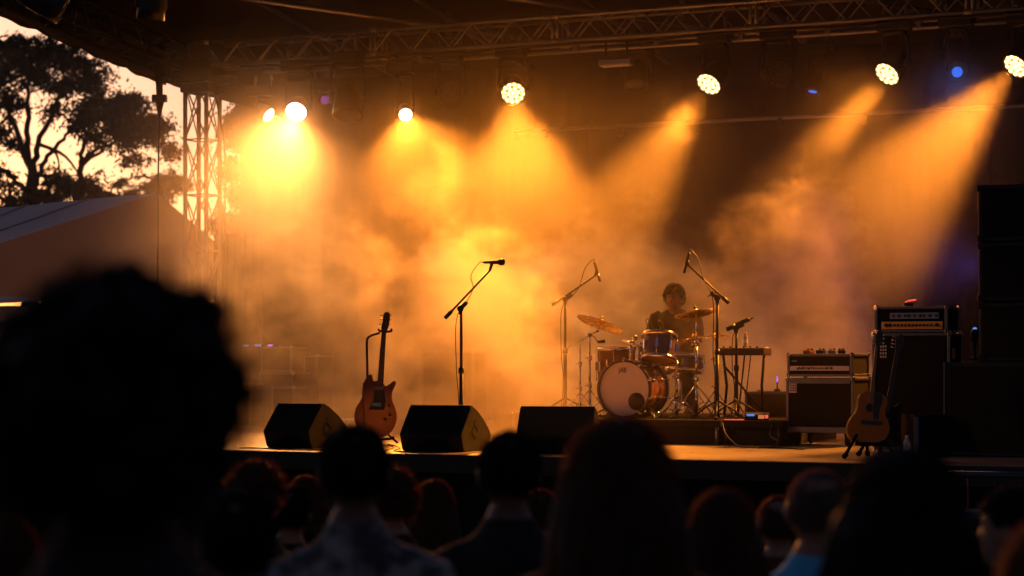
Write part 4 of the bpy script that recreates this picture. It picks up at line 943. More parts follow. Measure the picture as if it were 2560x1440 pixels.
lamp(1283, 233, LV, spx(1345, .4), .13, 'round many celled lamp beaming straight down above the vocal microphone', power=P3, spill=SPILL, size=34, blend=.2)
lamp(1772, 210, LV, spx(1150, 1.6), .132, 'round many celled lamp angled across, above the drummer', power=P4, spill=SPILL * .5, size=29, blend=.4)
lamp(2218, 185, LV, spx(1420, 1.6), .132, 'round many celled lamp beaming over the flight cases', power=P5, spill=SPILL * .5, size=21, blend=.5)
lamp(2540, 165, LV, spx(1665, 1.7), .132, 'round many celled lamp half cut by the photo edge above the loudspeakers', power=P6, size=35, blend=.4)
lamp(2393, 180, LV, spx(2330, -6), .085, 'moving head with a solid blue lens', 'small', E_blue, power=30, size=34, col=(.1, .25, 1))
lamp(2032, 228, LV + .5, spx(1890, 4.9), .075, 'small dark lamp with a thin blue beam', 'small', E_blue, power=60, size=14, col=(.12, .3, 1), zref=TZ - .32)
lamp(812, 250, 6.2, spx(800, -8), .05, 'tiny violet lamp in the glow beside the flood lamp', 'cells', E_purple, zref=TZ - .3, length=.15)
lamp(1125, 238, LV, spx(1100, -6), .13, 'unlit many celled lamp between the small spotlight and the celled lamp', 'cells', M_lens)
lamp(1945, 187, LV, spx(1930, -10), .13, 'unlit many celled lamp, dark, above the keyboard', 'cells', M_lens)
lamp(868, 288, 5.0, spx(880, 3.0), .15, 'large dark moving head hanging switched off next to the flood lamp', 'lens', M_lens, length=.42)
lamp(1590, 215, 5.7, spx(1590, 4), .12, 'unlit lamp hanging under the flat lit bar', 'lens', M_lens, length=.3)
bl = lamp(2470, 668, 3.4, spx(2150, 5.2, 1.7), .08, 'little blue lamp glowing behind the loudspeaker stack', 'small', E_blue, power=PB, size=70, blend=.9, col=(.2, .12, 1), base=False, length=.18, grp=None)
b = MB(); pz_ = bl.location.z; q_ = at(2470, 668, 3.4); b.tube([Vector((q_.x - bl.location.x + .05, q_.y - bl.location.y + .04, DECK - pz_)), Vector((q_.x - bl.location.x + .05, q_.y - bl.location.y + .04, q_.z - pz_ - .06))], .016, 8); b.lathe([(.16, 0), (.16, .015), (.02, .03)], (q_.x - bl.location.x + .05, q_.y - bl.location.y + .04, DECK - pz_), seg=20); b.build('floor_pole', M_steel, bl)
# flat work light bar
fl = empty('work_light', at(1541, 157, 5.2), 0, 'flat bar lamp with a dull orange underside under the truss', 'stage light')
b = MB(); b.box((0, 0, 0), (.36, .14, .06), RZ, .008); b.build('housing', M_trussm, fl)
b = MB(); b.box((0, 0, -.033), (.33, .11, .006), RZ); b.build('diffuser', M_white, fl)
b = MB(); b.tube([RZ @ Vector((-.12, 0, .03)), RZ @ Vector((-.12, 0, .22))], .012, 6); b.tube([RZ @ Vector((.12, 0, .03)), RZ @ Vector((.12, 0, .22))], .012, 6); b.build('hanger', M_steel, fl)
# cans hanging from the near roof edge
def can(px, py, Y, target, r, label, power):
    p = atY(px, py, Y); o = empty('par_can', p, 0, label, 'stage light', 'cans on the near roof edge'); ax = (target - p).normalized()
    b = MB(); b.lathe([(.0001, -.34), (r * .5, -.34), (r * .75, -.3), (r * .95, -.16), (r, 0), (r, .1), (r * .96, .1), (r * .94, 0)], (0, 0, 0), ax, 24, closed=True); b.build('head', M_lamp, o)
    b = MB(); s = ax.cross(Vector((0, 0, 1))).normalized()
    b.tube([s * r * 1.1, s * r * 1.1 + Vector((0, 0, .25)), -s * r * 1.1 + Vector((0, 0, .25)), -s * r * 1.1], .014, 6); b.tube([(0, 0, .25), (0, 0, .75)], .02, 8); b.build('yoke', M_lamp, o)
    b = MB(); b.lathe([(r * .93, 0), (.0001, .02)], ax * .03, ax, 24, closed=True); b.build('lens', E_can if power else M_lens, o, fix=False)
    if not power: return o
    l = bpy.data.lights.new('wash', 'SPOT'); lo = bpy.data.objects.new('wash', l); COL.objects.link(lo); lo.parent = o; lo.location = ax * .12; lo.rotation_euler = ax.to_track_quat('-Z', 'Y').to_euler()
    l.energy = power; l.spot_size = R(36); l.spot_blend = .6; l.color = (1, .45, .17); l.shadow_soft_size = .11
    return o
E_can = emit('warm lit can lens', (1, .4, .1), 1.5)
can(130, 8, 15.5, spx(1950, 1.8, .4), .13, 'dark lamp can hanging at the roof edge in the top corner', PC1)
can(378, 22, 18.5, spx(200, 2.0, -6), .13, 'dark lamp can against the roof underside near the tower', 0)
# ================================================================ people
M_skin = mat('warm skin', (.36, .19, .12), .5, var=.12, scale=8)
M_skin2 = mat('brown skin', (.16, .075, .045), .5, var=.12, scale=8)
M_skin3 = mat('shade darkened skin', (.03, .010, .006), .8, spec=.1, var=.12, scale=8)  # skin colour darkened to stand for the shade on the neck
OPAQUE = {}
def hairmat(name, c, r=.38):
    OPAQUE[name] = mat(name + ' cap', tuple(q * .35 for q in c), .6, spec=.3, var=.3, scale=30)
    m = mat(name, c, max(r, .5), spec=.35, var=.3, scale=30); nt = m.node_tree; p = nt.nodes['Principled BSDF']; out = nt.nodes['Material Output']
    t = nt.nodes.new('ShaderNodeBsdfTranslucent'); t.inputs['Color'].default_value = (min(.8, .03 + c[0] * 7), min(.5, .015 + c[1] * 7), min(.35, .008 + c[2] * 5), 1)
    x = nt.nodes.new('ShaderNodeMixShader'); x.inputs[0].default_value = .55           # thin strands let light through
    nt.links.new(p.outputs[0], x.inputs[1]); nt.links.new(t.outputs[0], x.inputs[2]); nt.links.new(x.outputs[0], out.inputs['Surface']); return m
M_hblack = hairmat('black hair', (.008, .006, .005)); M_hbrown = hairmat('dark brown hair', (.10, .045, .018)); M_hgrey = hairmat('grey hair', (.16, .14, .12), .5); M_hblond = hairmat('blond hair', (.34, .17, .07))
M_sblack = mat('black cotton', (.012, .012, .013), .9, var=.3, scale=3, bump=.4, bscale=60)
M_sdark = mat('charcoal cotton', (.03, .03, .034), .9, var=.3, scale=3, bump=.4, bscale=60)
M_sgrey = mat('mottled grey cotton', (.2, .185, .17), .9, var=.95, scale=9, bump=.4, bscale=60)
nt = M_sgrey.node_tree; tn = nt.nodes.new('ShaderNodeTexNoise'); tn.inputs['Scale'].default_value = 16; tn.inputs['Detail'].default_value = 3; cr = nt.nodes.new('ShaderNodeValToRGB')
cr.color_ramp.elements[0].position = .42; cr.color_ramp.elements[0].color = (.07, .068, .07, 1); cr.color_ramp.elements[1].position = .6; cr.color_ramp.elements[1].color = (.36, .33, .31, 1)
tc = nt.nodes.new('ShaderNodeTexCoord'); nt.links.new(tc.outputs['Object'], tn.inputs['Vector']); nt.links.new(tn.outputs['Fac'], cr.inputs[0]); nt.links.new(cr.outputs[0], nt.nodes['Principled BSDF'].inputs['Base Color'])
M_sblue = mat('light blue cotton', (.11, .6, .95), .9, var=.12, scale=3, bump=.4, bscale=60)
M_sblue2 = mat('mid blue cotton', (.1, .48, .9), .9, var=.15, scale=3, bump=.4, bscale=60)
M_srust = mat('rust cotton', (.12, .035, .02), .9, var=.2, scale=3, bump=.4, bscale=60)
M_jean = mat('dark denim', (.02, .025, .045), .85, var=.3, scale=20)

class LB(MB):                                        # body lofts, fused afterwards into one skin
    def rings(s, rr, seg=20):                        # (x, y, z, rx, ry)
        n0 = len(s.v)
        for x, y, z, rx, ry in rr:
            for j in range(seg):
                a = 2 * math.pi * j / seg; s.v.append(Vector((x + rx * math.cos(a), y + ry * math.sin(a), z)))
        for i in range(len(rr) - 1):
            for j in range(seg):
                a, b = n0 + i * seg + j, n0 + i * seg + (j + 1) % seg; s.face((a, b, b + seg, a + seg), True)
        s.face([n0 + j for j in range(seg)][::-1]); s.face([n0 + (len(rr) - 1) * seg + j for j in range(seg)])
    def ball(s, c, r, seg=12):
        rx, ry, rz = r; c = Vector(c); s.rings([(c.x, c.y, c.z + rz * math.sin(t), max(.0008, rx * math.cos(t)), max(.0008, ry * math.cos(t))) for t in [R(-88 + 176 * i / 8) for i in range(9)]], seg)
def fuse(lb, name, voxel, smooth=3, wr=0.0):
    me = bpy.data.meshes.new(name); me.from_pydata([tuple(p) for p in lb.v], [], lb.f)
    bm = bmesh.new(); bm.from_mesh(me); bmesh.ops.recalc_face_normals(bm, faces=bm.faces); bm.to_mesh(me); bm.free()
    o = bpy.data.objects.new(name, me); COL.objects.link(o)
    m = o.modifiers.new('r', 'REMESH'); m.mode = 'VOXEL'; m.voxel_size = voxel; m.use_smooth_shade = True
    if smooth: q = o.modifiers.new('s', 'SMOOTH'); q.iterations = smooth; q.factor = .5
    dg = bpy.context.evaluated_depsgraph_get(); out = bpy.data.meshes.new_from_object(o.evaluated_get(dg))
    bpy.data.objects.remove(o); bpy.data.meshes.remove(me)
    if wr:
        for v in out.vertices:
            c = v.co; n = noise.noise(Vector((c.x * 9, c.y * 9, c.z * 5))) + .5 * noise.noise(Vector((c.x * 20, c.y * 20, c.z * 9 + 5)))
            v.co = c + v.normal * n * wr
    out.name = name
    for p in out.polygons: p.use_smooth = True
    return out
def hand(lb, w, d, side, curl, palmn):               # palm, four fingers of unequal length and a thumb from the side of the palm
    w, d, palmn = Vector(w), Vector(d).normalized(), Vector(palmn).normalized(); x = d.cross(palmn).normalized() * side
    lb.tube([w - d * .01, w + d * .03, w + d * .088], [.024, .032, .034], 10)
    for k, ln in enumerate((.072, .082, .076, .058)):
        b0 = w + d * .085 + x * (.027 - .018 * k); p = [b0]; dd = d.copy()
        for j in range(3):
            dd = (Matrix.Rotation(-curl * side * .9, 3, x) @ dd) if False else (dd + palmn * math.tan(curl * .6)).normalized(); p.append(p[-1] + dd * ln / 3)
        lb.tube(p, [.0088, .0088, .008, .007], 8)
    t0 = w + d * .03 + x * .028; lb.tube([t0, t0 + (x * .8 + d * .6).normalized() * .03, t0 + (x * .8 + d * .6).normalized() * .03 + (d + palmn * .5).normalized() * .03], [.012, .010, .008], 8)
def headloft(lb, c, face=True, tilt=0.0):             # c: centre of the skull
    x, y, z = c
    lb.rings([(x, y - .005, z - .17, .058, .06), (x, y + .0, z - .13, .056, .062), (x, y + .012, z - .105, .05, .066), (x, y + .016, z - .085, .06, .084), (x, y + .012, z - .045, .07, .094), (x, y + .004, z + .0, .0765, .098), (x, y - .002, z + .045, .075, .095), (x, y - .006, z + .078, .06, .078), (x, y - .008, z + .096, .034, .048), (x, y - .008, z + .102, .012, .016)], 24)
    for s in (-1, 1):
        lb.ball((x + s * .085, y - .006, z - .02), (.014, .025, .036)); lb.ball((x + s * .03, y + .084, z + .012), (.022, .013, .009)); lb.ball((x + s * .032, y + .082, z - .014), (.014, .012, .009))
    lb.ball((x, y + .105, z - .035), (.016, .02, .013)); lb.tube([(x, y + .092, z + .0), (x, y + .110, z - .032)], [.009, .012], 8)
    lb.ball((x, y + .095, z - .072), (.026, .012, .006)); lb.ball((x, y + .093, z - .084), (.022, .012, .007)); lb.ball((x, y + .085, z - .108), (.022, .018, .014))
# ---- a standing figure facing +y
def standing():
    lb = LB()
    lb.rings([(0, .0, .84, .15, .11), (0, 0, .92, .168, .122), (0, 0, 1.06, .142, .105), (0, .005, 1.18, .155, .113), (0, .0, 1.28, .182, .118), (0, -.01, 1.35, .172, .104), (0, -.014, 1.41, .125, .085), (0, -.012, 1.475, .08, .068), (0, -.006, 1.53, .058, .06)])
    headloft(lb, (0, .0, 1.645))
    for s in (-1, 1):
        lb.tube([(s * .14, -.01, 1.37), (s * .195, -.01, 1.335), (s * .218, -.012, 1.25), (s * .238, -.01, 1.12), (s * .246, .02, 1.0), (s * .25, .045, .88)], [.058, .058, .05, .042, .038, .027], 14)
        hand(lb, (s * .25, .045, .885), (s * .02, .16, -1), s, .5, (-s * .9, .3, 0))
        lb.tube([(s * .088, 0, .9), (s * .095, .0, .75), (s * .1, .005, .48), (s * .1, -.02, .3), (s * .102, -.02, .09)], [.095, .085, .058, .055, .038], 14)
        lb.rings([(s * .105, .045, .0 + .012, .042, .12), (s * .105, .04, .04, .042, .115), (s * .103, .0, .08, .036, .055)], 14)
    body = fuse(lb, 'body', .0085, 3)
    g = .016; lb = LB()
    lb.rings([(0, .0, .82, .19, .14), (0, 0, .92, .188, .142), (0, 0, 1.06, .172, .13), (0, .005, 1.18, .176, .131), (0, .0, 1.28, .2, .134), (0, -.01, 1.345, .19, .12), (0, -.014, 1.42, .135, .1), (0, -.012, 1.465, .092, .08), (0, -.01, 1.502, .074, .072)])
    for s in (-1, 1): lb.tube([(s * .11, -.01, 1.37), (s * .195, -.01, 1.335), (s * .226, -.012, 1.25), (s * .244, -.01, 1.15)], [.07, .072, .068, .064], 16)
    shirt = fuse(lb, 'shirt', .011, 3, .006)
    lb = LB()
    lb.rings([(0, 0, .98, .158, .118), (0, 0, .92, .18, .132), (0, 0, .83, .176, .125)])
    for s in (-1, 1): lb.tube([(s * .088, 0, .88), (s * .095, .0, .75), (s * .1, .005, .48), (s * .1, -.02, .3), (s * .102, -.015, .07)], [.105, .1, .075, .072, .07], 16)
    trousers = fuse(lb, 'trousers', .013, 2, .006)
    return body, shirt, trousers
HC = Vector((0, 0, 1.645)); HRX, HRY, HRZ = .0785, .099, .104
def ishair(d, t=0.0):
    f = min(1, max(0, (d.y + .35) / 1.0)); return d.z > -.62 + 1.0 * f + t
def strand(b, p0, p1, p2, r): b.tube([p0, p1, p2], [r, r * .8, r * .25], 3, False)
def hair(kind, seed, C=HC):
    rnd = random.Random(seed); b = MB(); b.m = 0; k = {'short': 1.11, 'crop': 1.07, 'curly': 1.2, 'mop': 1.2, 'afro': 1.5, 'long': 1.13, 'bob': 1.16, 'cap': 1.08}[kind]
    bm = bmesh.new(); bmesh.ops.create_icosphere(bm, subdivisions=5, radius=1)
    rem = []
    for v in bm.verts:
        d = v.co.normalized(); n = noise.noise(d * (5 if kind == 'afro' else 3) + Vector((seed, 0, 0))) * .6 + noise.noise(d * 9 + Vector((0, seed, 0))) * .3
        amp = {'curly': .12, 'mop': .3, 'afro': .95, 'short': .07, 'bob': .06}.get(kind, .03); kk = k + amp * n
        if kind == 'afro': kk *= 1 + .04 * d.z + .04 * abs(d.x)
        kk += .022 * noise.noise(d * 24)
        thin = max(0, min(1, (d.z + .62 - 1.0 * min(1, max(0, (d.y + .35)))) / .25))
        kk = 1.0 + (kk - 1.0) * (.35 + .65 * thin)
        v.co = C + Vector((d.x * HRX, d.y * HRY, d.z * HRZ)) * kk
        if not ishair(d, -.05): rem.append(v)
    bmesh.ops.delete(bm, geom=rem, context='VERTS'); b.add_bm(bm, smooth=True)
    b.m = 1
    def surf(d, q): return C + Vector((d.x * HRX, d.y * HRY, d.z * HRZ)) * q
    def rd():
        while True:
            d = Vector((rnd.gauss(0, 1), rnd.gauss(0, 1), rnd.gauss(0, 1))).normalized()
            if ishair(d, .0): return d
    if kind in ('short', 'crop', 'bob', 'long'):
        for i in range(2200):
            d = rd(); p = surf(d, k - .03); t = Vector((d.x * .4 + rnd.gauss(0, .35), d.y * .4 + rnd.gauss(0, .35), -.6 + d.z * .5)); t = (t - d * t.dot(d) * .7).normalized()
            l = rnd.uniform(.012, .03) * (.5 if kind == 'crop' else 1); strand(b, p, p + d * .006 + t * l * .5, p + d * rnd.uniform(.003, .014) + t * l, .0016)
    if kind in ('curly', 'afro', 'mop'):
        for i in range(420 if kind == 'curly' else 700):
            d = rd(); p = surf(d, k * (rnd.uniform(.9, 1.0))); x, y, _ = basis(d); rr = rnd.uniform(.006, .014) * (1.9 if kind == 'afro' else 1); n = 9; ph = rnd.uniform(0, 6.3); P = []
            tl = rnd.uniform(.006, .022)
            for j in range(n):
                a = ph + j * 1.0; P.append(p + (x * math.cos(a) + y * math.sin(a)) * rr * (1 - .3 * j / n) + d * (tl * j / n))
            b.tube(P, rnd.uniform(.0016, .0032), 4, False)
    if kind in ('curly', 'mop', 'afro'):                # stray wisps standing off the curls
        for i in range(3200 if kind == 'afro' else 900):
            d = rd(); p = surf(d, k * .98); t = Vector((rnd.gauss(0, 1), rnd.gauss(0, 1), rnd.gauss(0, 1))) * .6; l = rnd.uniform(.015, .04) * (1.5 if kind == 'afro' else 1.25)
            b.tube([p, p + (d + t * .3).normalized() * l * .5, p + (d * .8 + t).normalized() * l], [.0017, .0014, .0006], 3, False)
    if kind in ('afro', 'mop', 'curly'):
        for i in range({'afro': 120, 'mop': 110, 'curly': 80}[kind]):
            d = rd(); b.m = 0; q = bmesh.new(); rr = rnd.uniform(.012, .026) * (1 if kind == 'afro' else .8); bmesh.ops.create_icosphere(q, subdivisions=2, radius=rr)
            for v in q.verts: v.co *= 1 + .5 * noise.noise(v.co * 60 + Vector((i, 0, 0)))
            b.add_bm(q, surf(d, k * rnd.uniform(.96, 1.1)), smooth=True)
    if kind in ('long', 'bob'):
        b.m = 0; zl = 1.20 if kind == 'long' else 1.47
        na, nz = 36, 22; o0 = len(b.v)
        for i in range(nz + 1):
            t = i / nz; z = C.z + .02 - (C.z + .02 - zl) * t
            wx = HRX * 1.13 + .052 * t ** .8 + .012 * math.sin(t * 5); wy = HRY * 1.12 + .02 * t
            cy = C.y - .02 * t
            for j in range(na + 1):
                a = R(165 + 210 * j / na); n = .010 * noise.noise(Vector((j * .55, t * 3, seed))) + .006 * math.sin(j * 2.3)
                b.v.append(Vector(((wx + n) * math.cos(a), cy + (wy + n) * math.sin(a), z + (.025 * noise.noise(Vector((j * .4, 9, seed))) if i == nz else 0))))
        for i in range(nz):
            for j in range(na):
                q = o0 + i * (na + 1) + j; b.face((q, q + 1, q + na + 2, q + na + 1), True)
        b.m = 1
        for i in range(1100):                          # loose strands down the sides and back
            a = R(rnd.choice([rnd.uniform(160, 380), rnd.uniform(155, 200), rnd.uniform(340, 385)])); t0 = rnd.uniform(0, .7); l = rnd.uniform(.12, .3); P = []
            for j in range(4):
                t = min(1.05, t0 + l * j / 3); wx = HRX * 1.15 + .055 * t ** .8 + rnd.uniform(0, .010); wy = HRY * 1.14 + .02 * t + rnd.uniform(0, .008); z = C.z + .02 - (C.z + .02 - zl) * t
                P.append(Vector((wx * math.cos(a), C.y - .02 * t + wy * math.sin(a), z))); a += rnd.gauss(0, .03)
            b.tube(P, [.0018, .0018, .0014, .0006], 3, False)
    return b
BODY, SHIRT, TROU = standing()
NP = [0]
def person(px, top, Y, kind, label, shirt, hm=None, skin=None, yaw=0, wide=1.0, dx=0, lean=0.0, long_name='hair', seed=None):
    NP[0] += 1; seed = seed or NP[0]
    p = atY(px, top, Y); g = gz(Y); topz = {'afro': 1.645 + .104 * 1.56, 'curly': 1.645 + .104 * 1.24}.get(kind, 1.645 + .104 * 1.13)
    s = (p.z - g) / topz
    o = empty('person', Vector((p.x, Y, g)), R(yaw), label, 'person', 'crowd watching the stage'); o.scale = (s * wide, s * wide, s); rr_ = random.Random(seed * 7 + 1); o.rotation_euler = (R(rr_.uniform(-3, 2.5)), R(lean + rr_.uniform(-2.5, 2.5)), R(yaw)); hv = o.rotation_euler.to_matrix() @ Vector((0, 0, 1.72 * s)); o.location.x -= hv.x; o.location.y -= hv.y
    def child(name, me, m):
        if name in ('body', 'shirt', 'trousers') : me = me
        c = bpy.data.objects.new(name, me); COL.objects.link(c); c.parent = o; CH.setdefault(o.name, []).append(c)
        if not me.materials: me.materials.append(m)
        c.material_slots[0].link = 'OBJECT'; c.material_slots[0].material = m; return c
    child('body', BODY, skin or M_skin); child('shirt', SHIRT, shirt); child('trousers', TROU, M_jean)
    h = hair(kind, seed).build('hair', [OPAQUE[(hm or M_hblack).name], hm or M_hblack], o, fix=False)
    return o
if True:
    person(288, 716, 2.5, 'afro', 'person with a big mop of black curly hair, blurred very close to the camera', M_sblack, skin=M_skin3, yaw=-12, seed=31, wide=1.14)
    person(590, 1216, 4.3, 'short', 'blurred dark haired person just beside the neck of the big curly head', M_sdark, yaw=10)
    person(638, 1158, 6.9, 'curly', 'person with curly hair rim lit in orange below the first monitor', M_sdark, M_hbrown, yaw=-20)
    person(765, 1190, 9.2, 'bob', 'small far person with rim lit hair just under the stage edge', M_sblack, M_hbrown, yaw=8)
    person(730, 1212, 8.0, 'short', 'person with a smooth dark head between the two curly heads', M_sblack, M_hblack, yaw=-5)
    person(694, 1272, 8.4, 'short', 'lowest small dark head in the gap beside the grey shirt shoulder', M_sblack, yaw=5)
    person(884, 1060, 5.3, 'short', 'person with short black hair in a mottled grey shirt, seen from behind', M_sgrey, M_hblack, skin=M_skin2, yaw=0, wide=1.04)
    person(980, 1170, 7.6, 'curly', 'person with a glowing orange outline of curly hair beside the grey shirt', M_sblack, M_hbrown, yaw=15)
    person(1086, 1200, 8.3, 'long', 'person with smooth long dark hair under the middle monitor', M_sblack, M_hbrown, yaw=-4)
    person(1273, 1076, 5.9, 'short', 'person with short black hair in a plain black shirt, seen from behind', M_sblack, M_hblack, skin=M_skin2, yaw=4, wide=1.02)
    person(1352, 1222, 8.6, 'short', 'far person peeking out between the black shirt and the long hair', M_sdark, M_hbrown, yaw=12)
    person(1548, 1046, 4.2, 'long', 'large blurred person with long dark hair down the back in the middle', M_sblack, M_hbrown, yaw=2, wide=1.22)
    person(1806, 1226, 5.2, 'bob', 'blurred dark haired person in shade below the riser', M_sblack, M_hbrown, yaw=-8)
    person(1944, 1236, 7.4, 'crop', 'person with a close cropped head and faint red rim beside the grey hair', M_srust, M_hbrown, yaw=5)
    person(2046, 1170, 5.6, 'crop', 'person with short grey hair in a light blue shirt', M_sblue, M_hgrey, yaw=-6, wide=1.05)
    person(2262, 1118, 3.6, 'bob', 'large very dark blurred head below the acoustic guitar', M_sblack, M_hblack, skin=M_skin2, yaw=-4, wide=1.12)
    person(2540, 1212, 5.2, 'short', 'person in a mid blue shirt turned sideways near the barrier', M_sblue2, M_hblack, yaw=52)
    person(2640, 1290, 3.6, 'long', 'person with long blond hair cut by the lower photo corner', M_sdark, M_hblond, yaw=-6, wide=1.15)
    person(10, 1290, 4.6, 'short', 'person in shade behind the big curly head at the lower photo edge', M_sblue2, M_hbrown, yaw=0)

# ---- the drummer, seated and facing the crowd
def drummer():
    loc = spx(1694, 4.55, RH); o = empty('person', loc, TH + math.pi + R(6), 'seated drummer with curly hair and a dark shirt looking down behind the drums', 'person')
    lb = LB(); T = lambda z: .10 * max(0, z - .5)
    lb.rings([(0, -.02, .44, .16, .13), (0, 0, .52, .165, .125), (0, .03, .66, .145, .108), (0, .06, .80, .162, .115), (0, .085, .92, .185, .116), (0, .09, .975, .172, .1), (0, .10, 1.015, .12, .08), (0, .115, 1.045, .075, .068), (0, .13, 1.09, .058, .06)])
    headloft(lb, (0, .15, 1.165))
    J = {-1: [(-.15, .08, .98), (-.2, .085, .965), (-.235, .13, .84), (-.25, .17, .73), (-.19, .28, .70), (-.115, .38, .69)], 1: [(.15, .08, .98), (.2, .085, .965), (.235, .12, .84), (.255, .17, .72), (.21, .29, .68), (.16, .40, .66)]}
    for s in (-1, 1):
        lb.tube(J[s], [.058, .058, .048, .042, .036, .027], 14)
        w = Vector(J[s][-1]); d = (w - Vector(J[s][-2])).normalized(); hand(lb, w, d, -s, 1.0, (0, 0, -1))
        lb.tube([(s * .09, .0, .5), (s * .14, .2, .5), (s * .2, .42, .47), (s * .205, .41, .28), (s * .205, .38, .08)], [.095, .088, .06, .052, .038], 14)
        lb.rings([(s * .21, .45, .012, .042, .12), (s * .21, .445, .04, .042, .115), (s * .208, .40, .08, .036, .055)], 14)
    me = fuse(lb, 'body', .0085, 3); me.materials.append(M_skin2); c = bpy.data.objects.new('body', me); COL.objects.link(c); c.parent = o
    lb = LB(); lb.rings([(0, -.02, .45, .185, .155), (0, 0, .52, .185, .146), (0, .03, .66, .172, .132), (0, .06, .80, .18, .133), (0, .085, .92, .2, .132), (0, .09, .98, .185, .115), (0, .10, 1.022, .135, .095), (0, .113, 1.05, .085, .078)])
    for s in (-1, 1): lb.tube([J[s][0], J[s][1], J[s][2], Vector(J[s][2]) * .4 + Vector(J[s][3]) * .6], [.07, .071, .066, .062], 16)
    me = fuse(lb, 'shirt', .011, 3, .006); me.materials.append(M_sblack); c = bpy.data.objects.new('shirt', me); COL.objects.link(c); c.parent = o
    lb = LB(); lb.rings([(0, -.02, .58, .16, .125), (0, -.01, .5, .18, .14), (0, 0, .43, .17, .14)])
    for s in (-1, 1): lb.tube([(s * .09, .0, .5), (s * .14, .2, .505), (s * .2, .43, .475), (s * .205, .42, .28), (s * .205, .39, .1)], [.105, .1, .075, .07, .068], 16)
    me = fuse(lb, 'trousers', .013, 2, .006); me.materials.append(M_jean); c = bpy.data.objects.new('trousers', me); COL.objects.link(c); c.parent = o
    h = hair('mop', 77, Vector((0, .15, 1.165))).build('hair', [OPAQUE[M_hblack.name], M_hblack], o, fix=False)
    o.rotation_euler = (0, 0, TH + math.pi + R(6))
    bpy.context.view_layer.update(); W = o.matrix_world
    for s, lab in ((-1, 'drumstick held over the snare drum'), (1, 'drumstick held over the hi-hat cymbals')):
        w = W @ (Vector(J[s][-1]) + Vector((0, .07, -.03))); d = (W.to_3x3() @ Vector((-s * .25, .85, .12))).normalized()
        b = MB(); b.tube([-d * .08, d * .28, d * .30], [.0075, .006, .0045], 8); b.lathe([(.003, .295), (.0055, .305), (.003, .316)], (0, 0, 0), d, 8)
        k = b.build('drumstick', M_maple, loc=w); tag(k, lab, 'drumstick', 'drumsticks')
drummer()
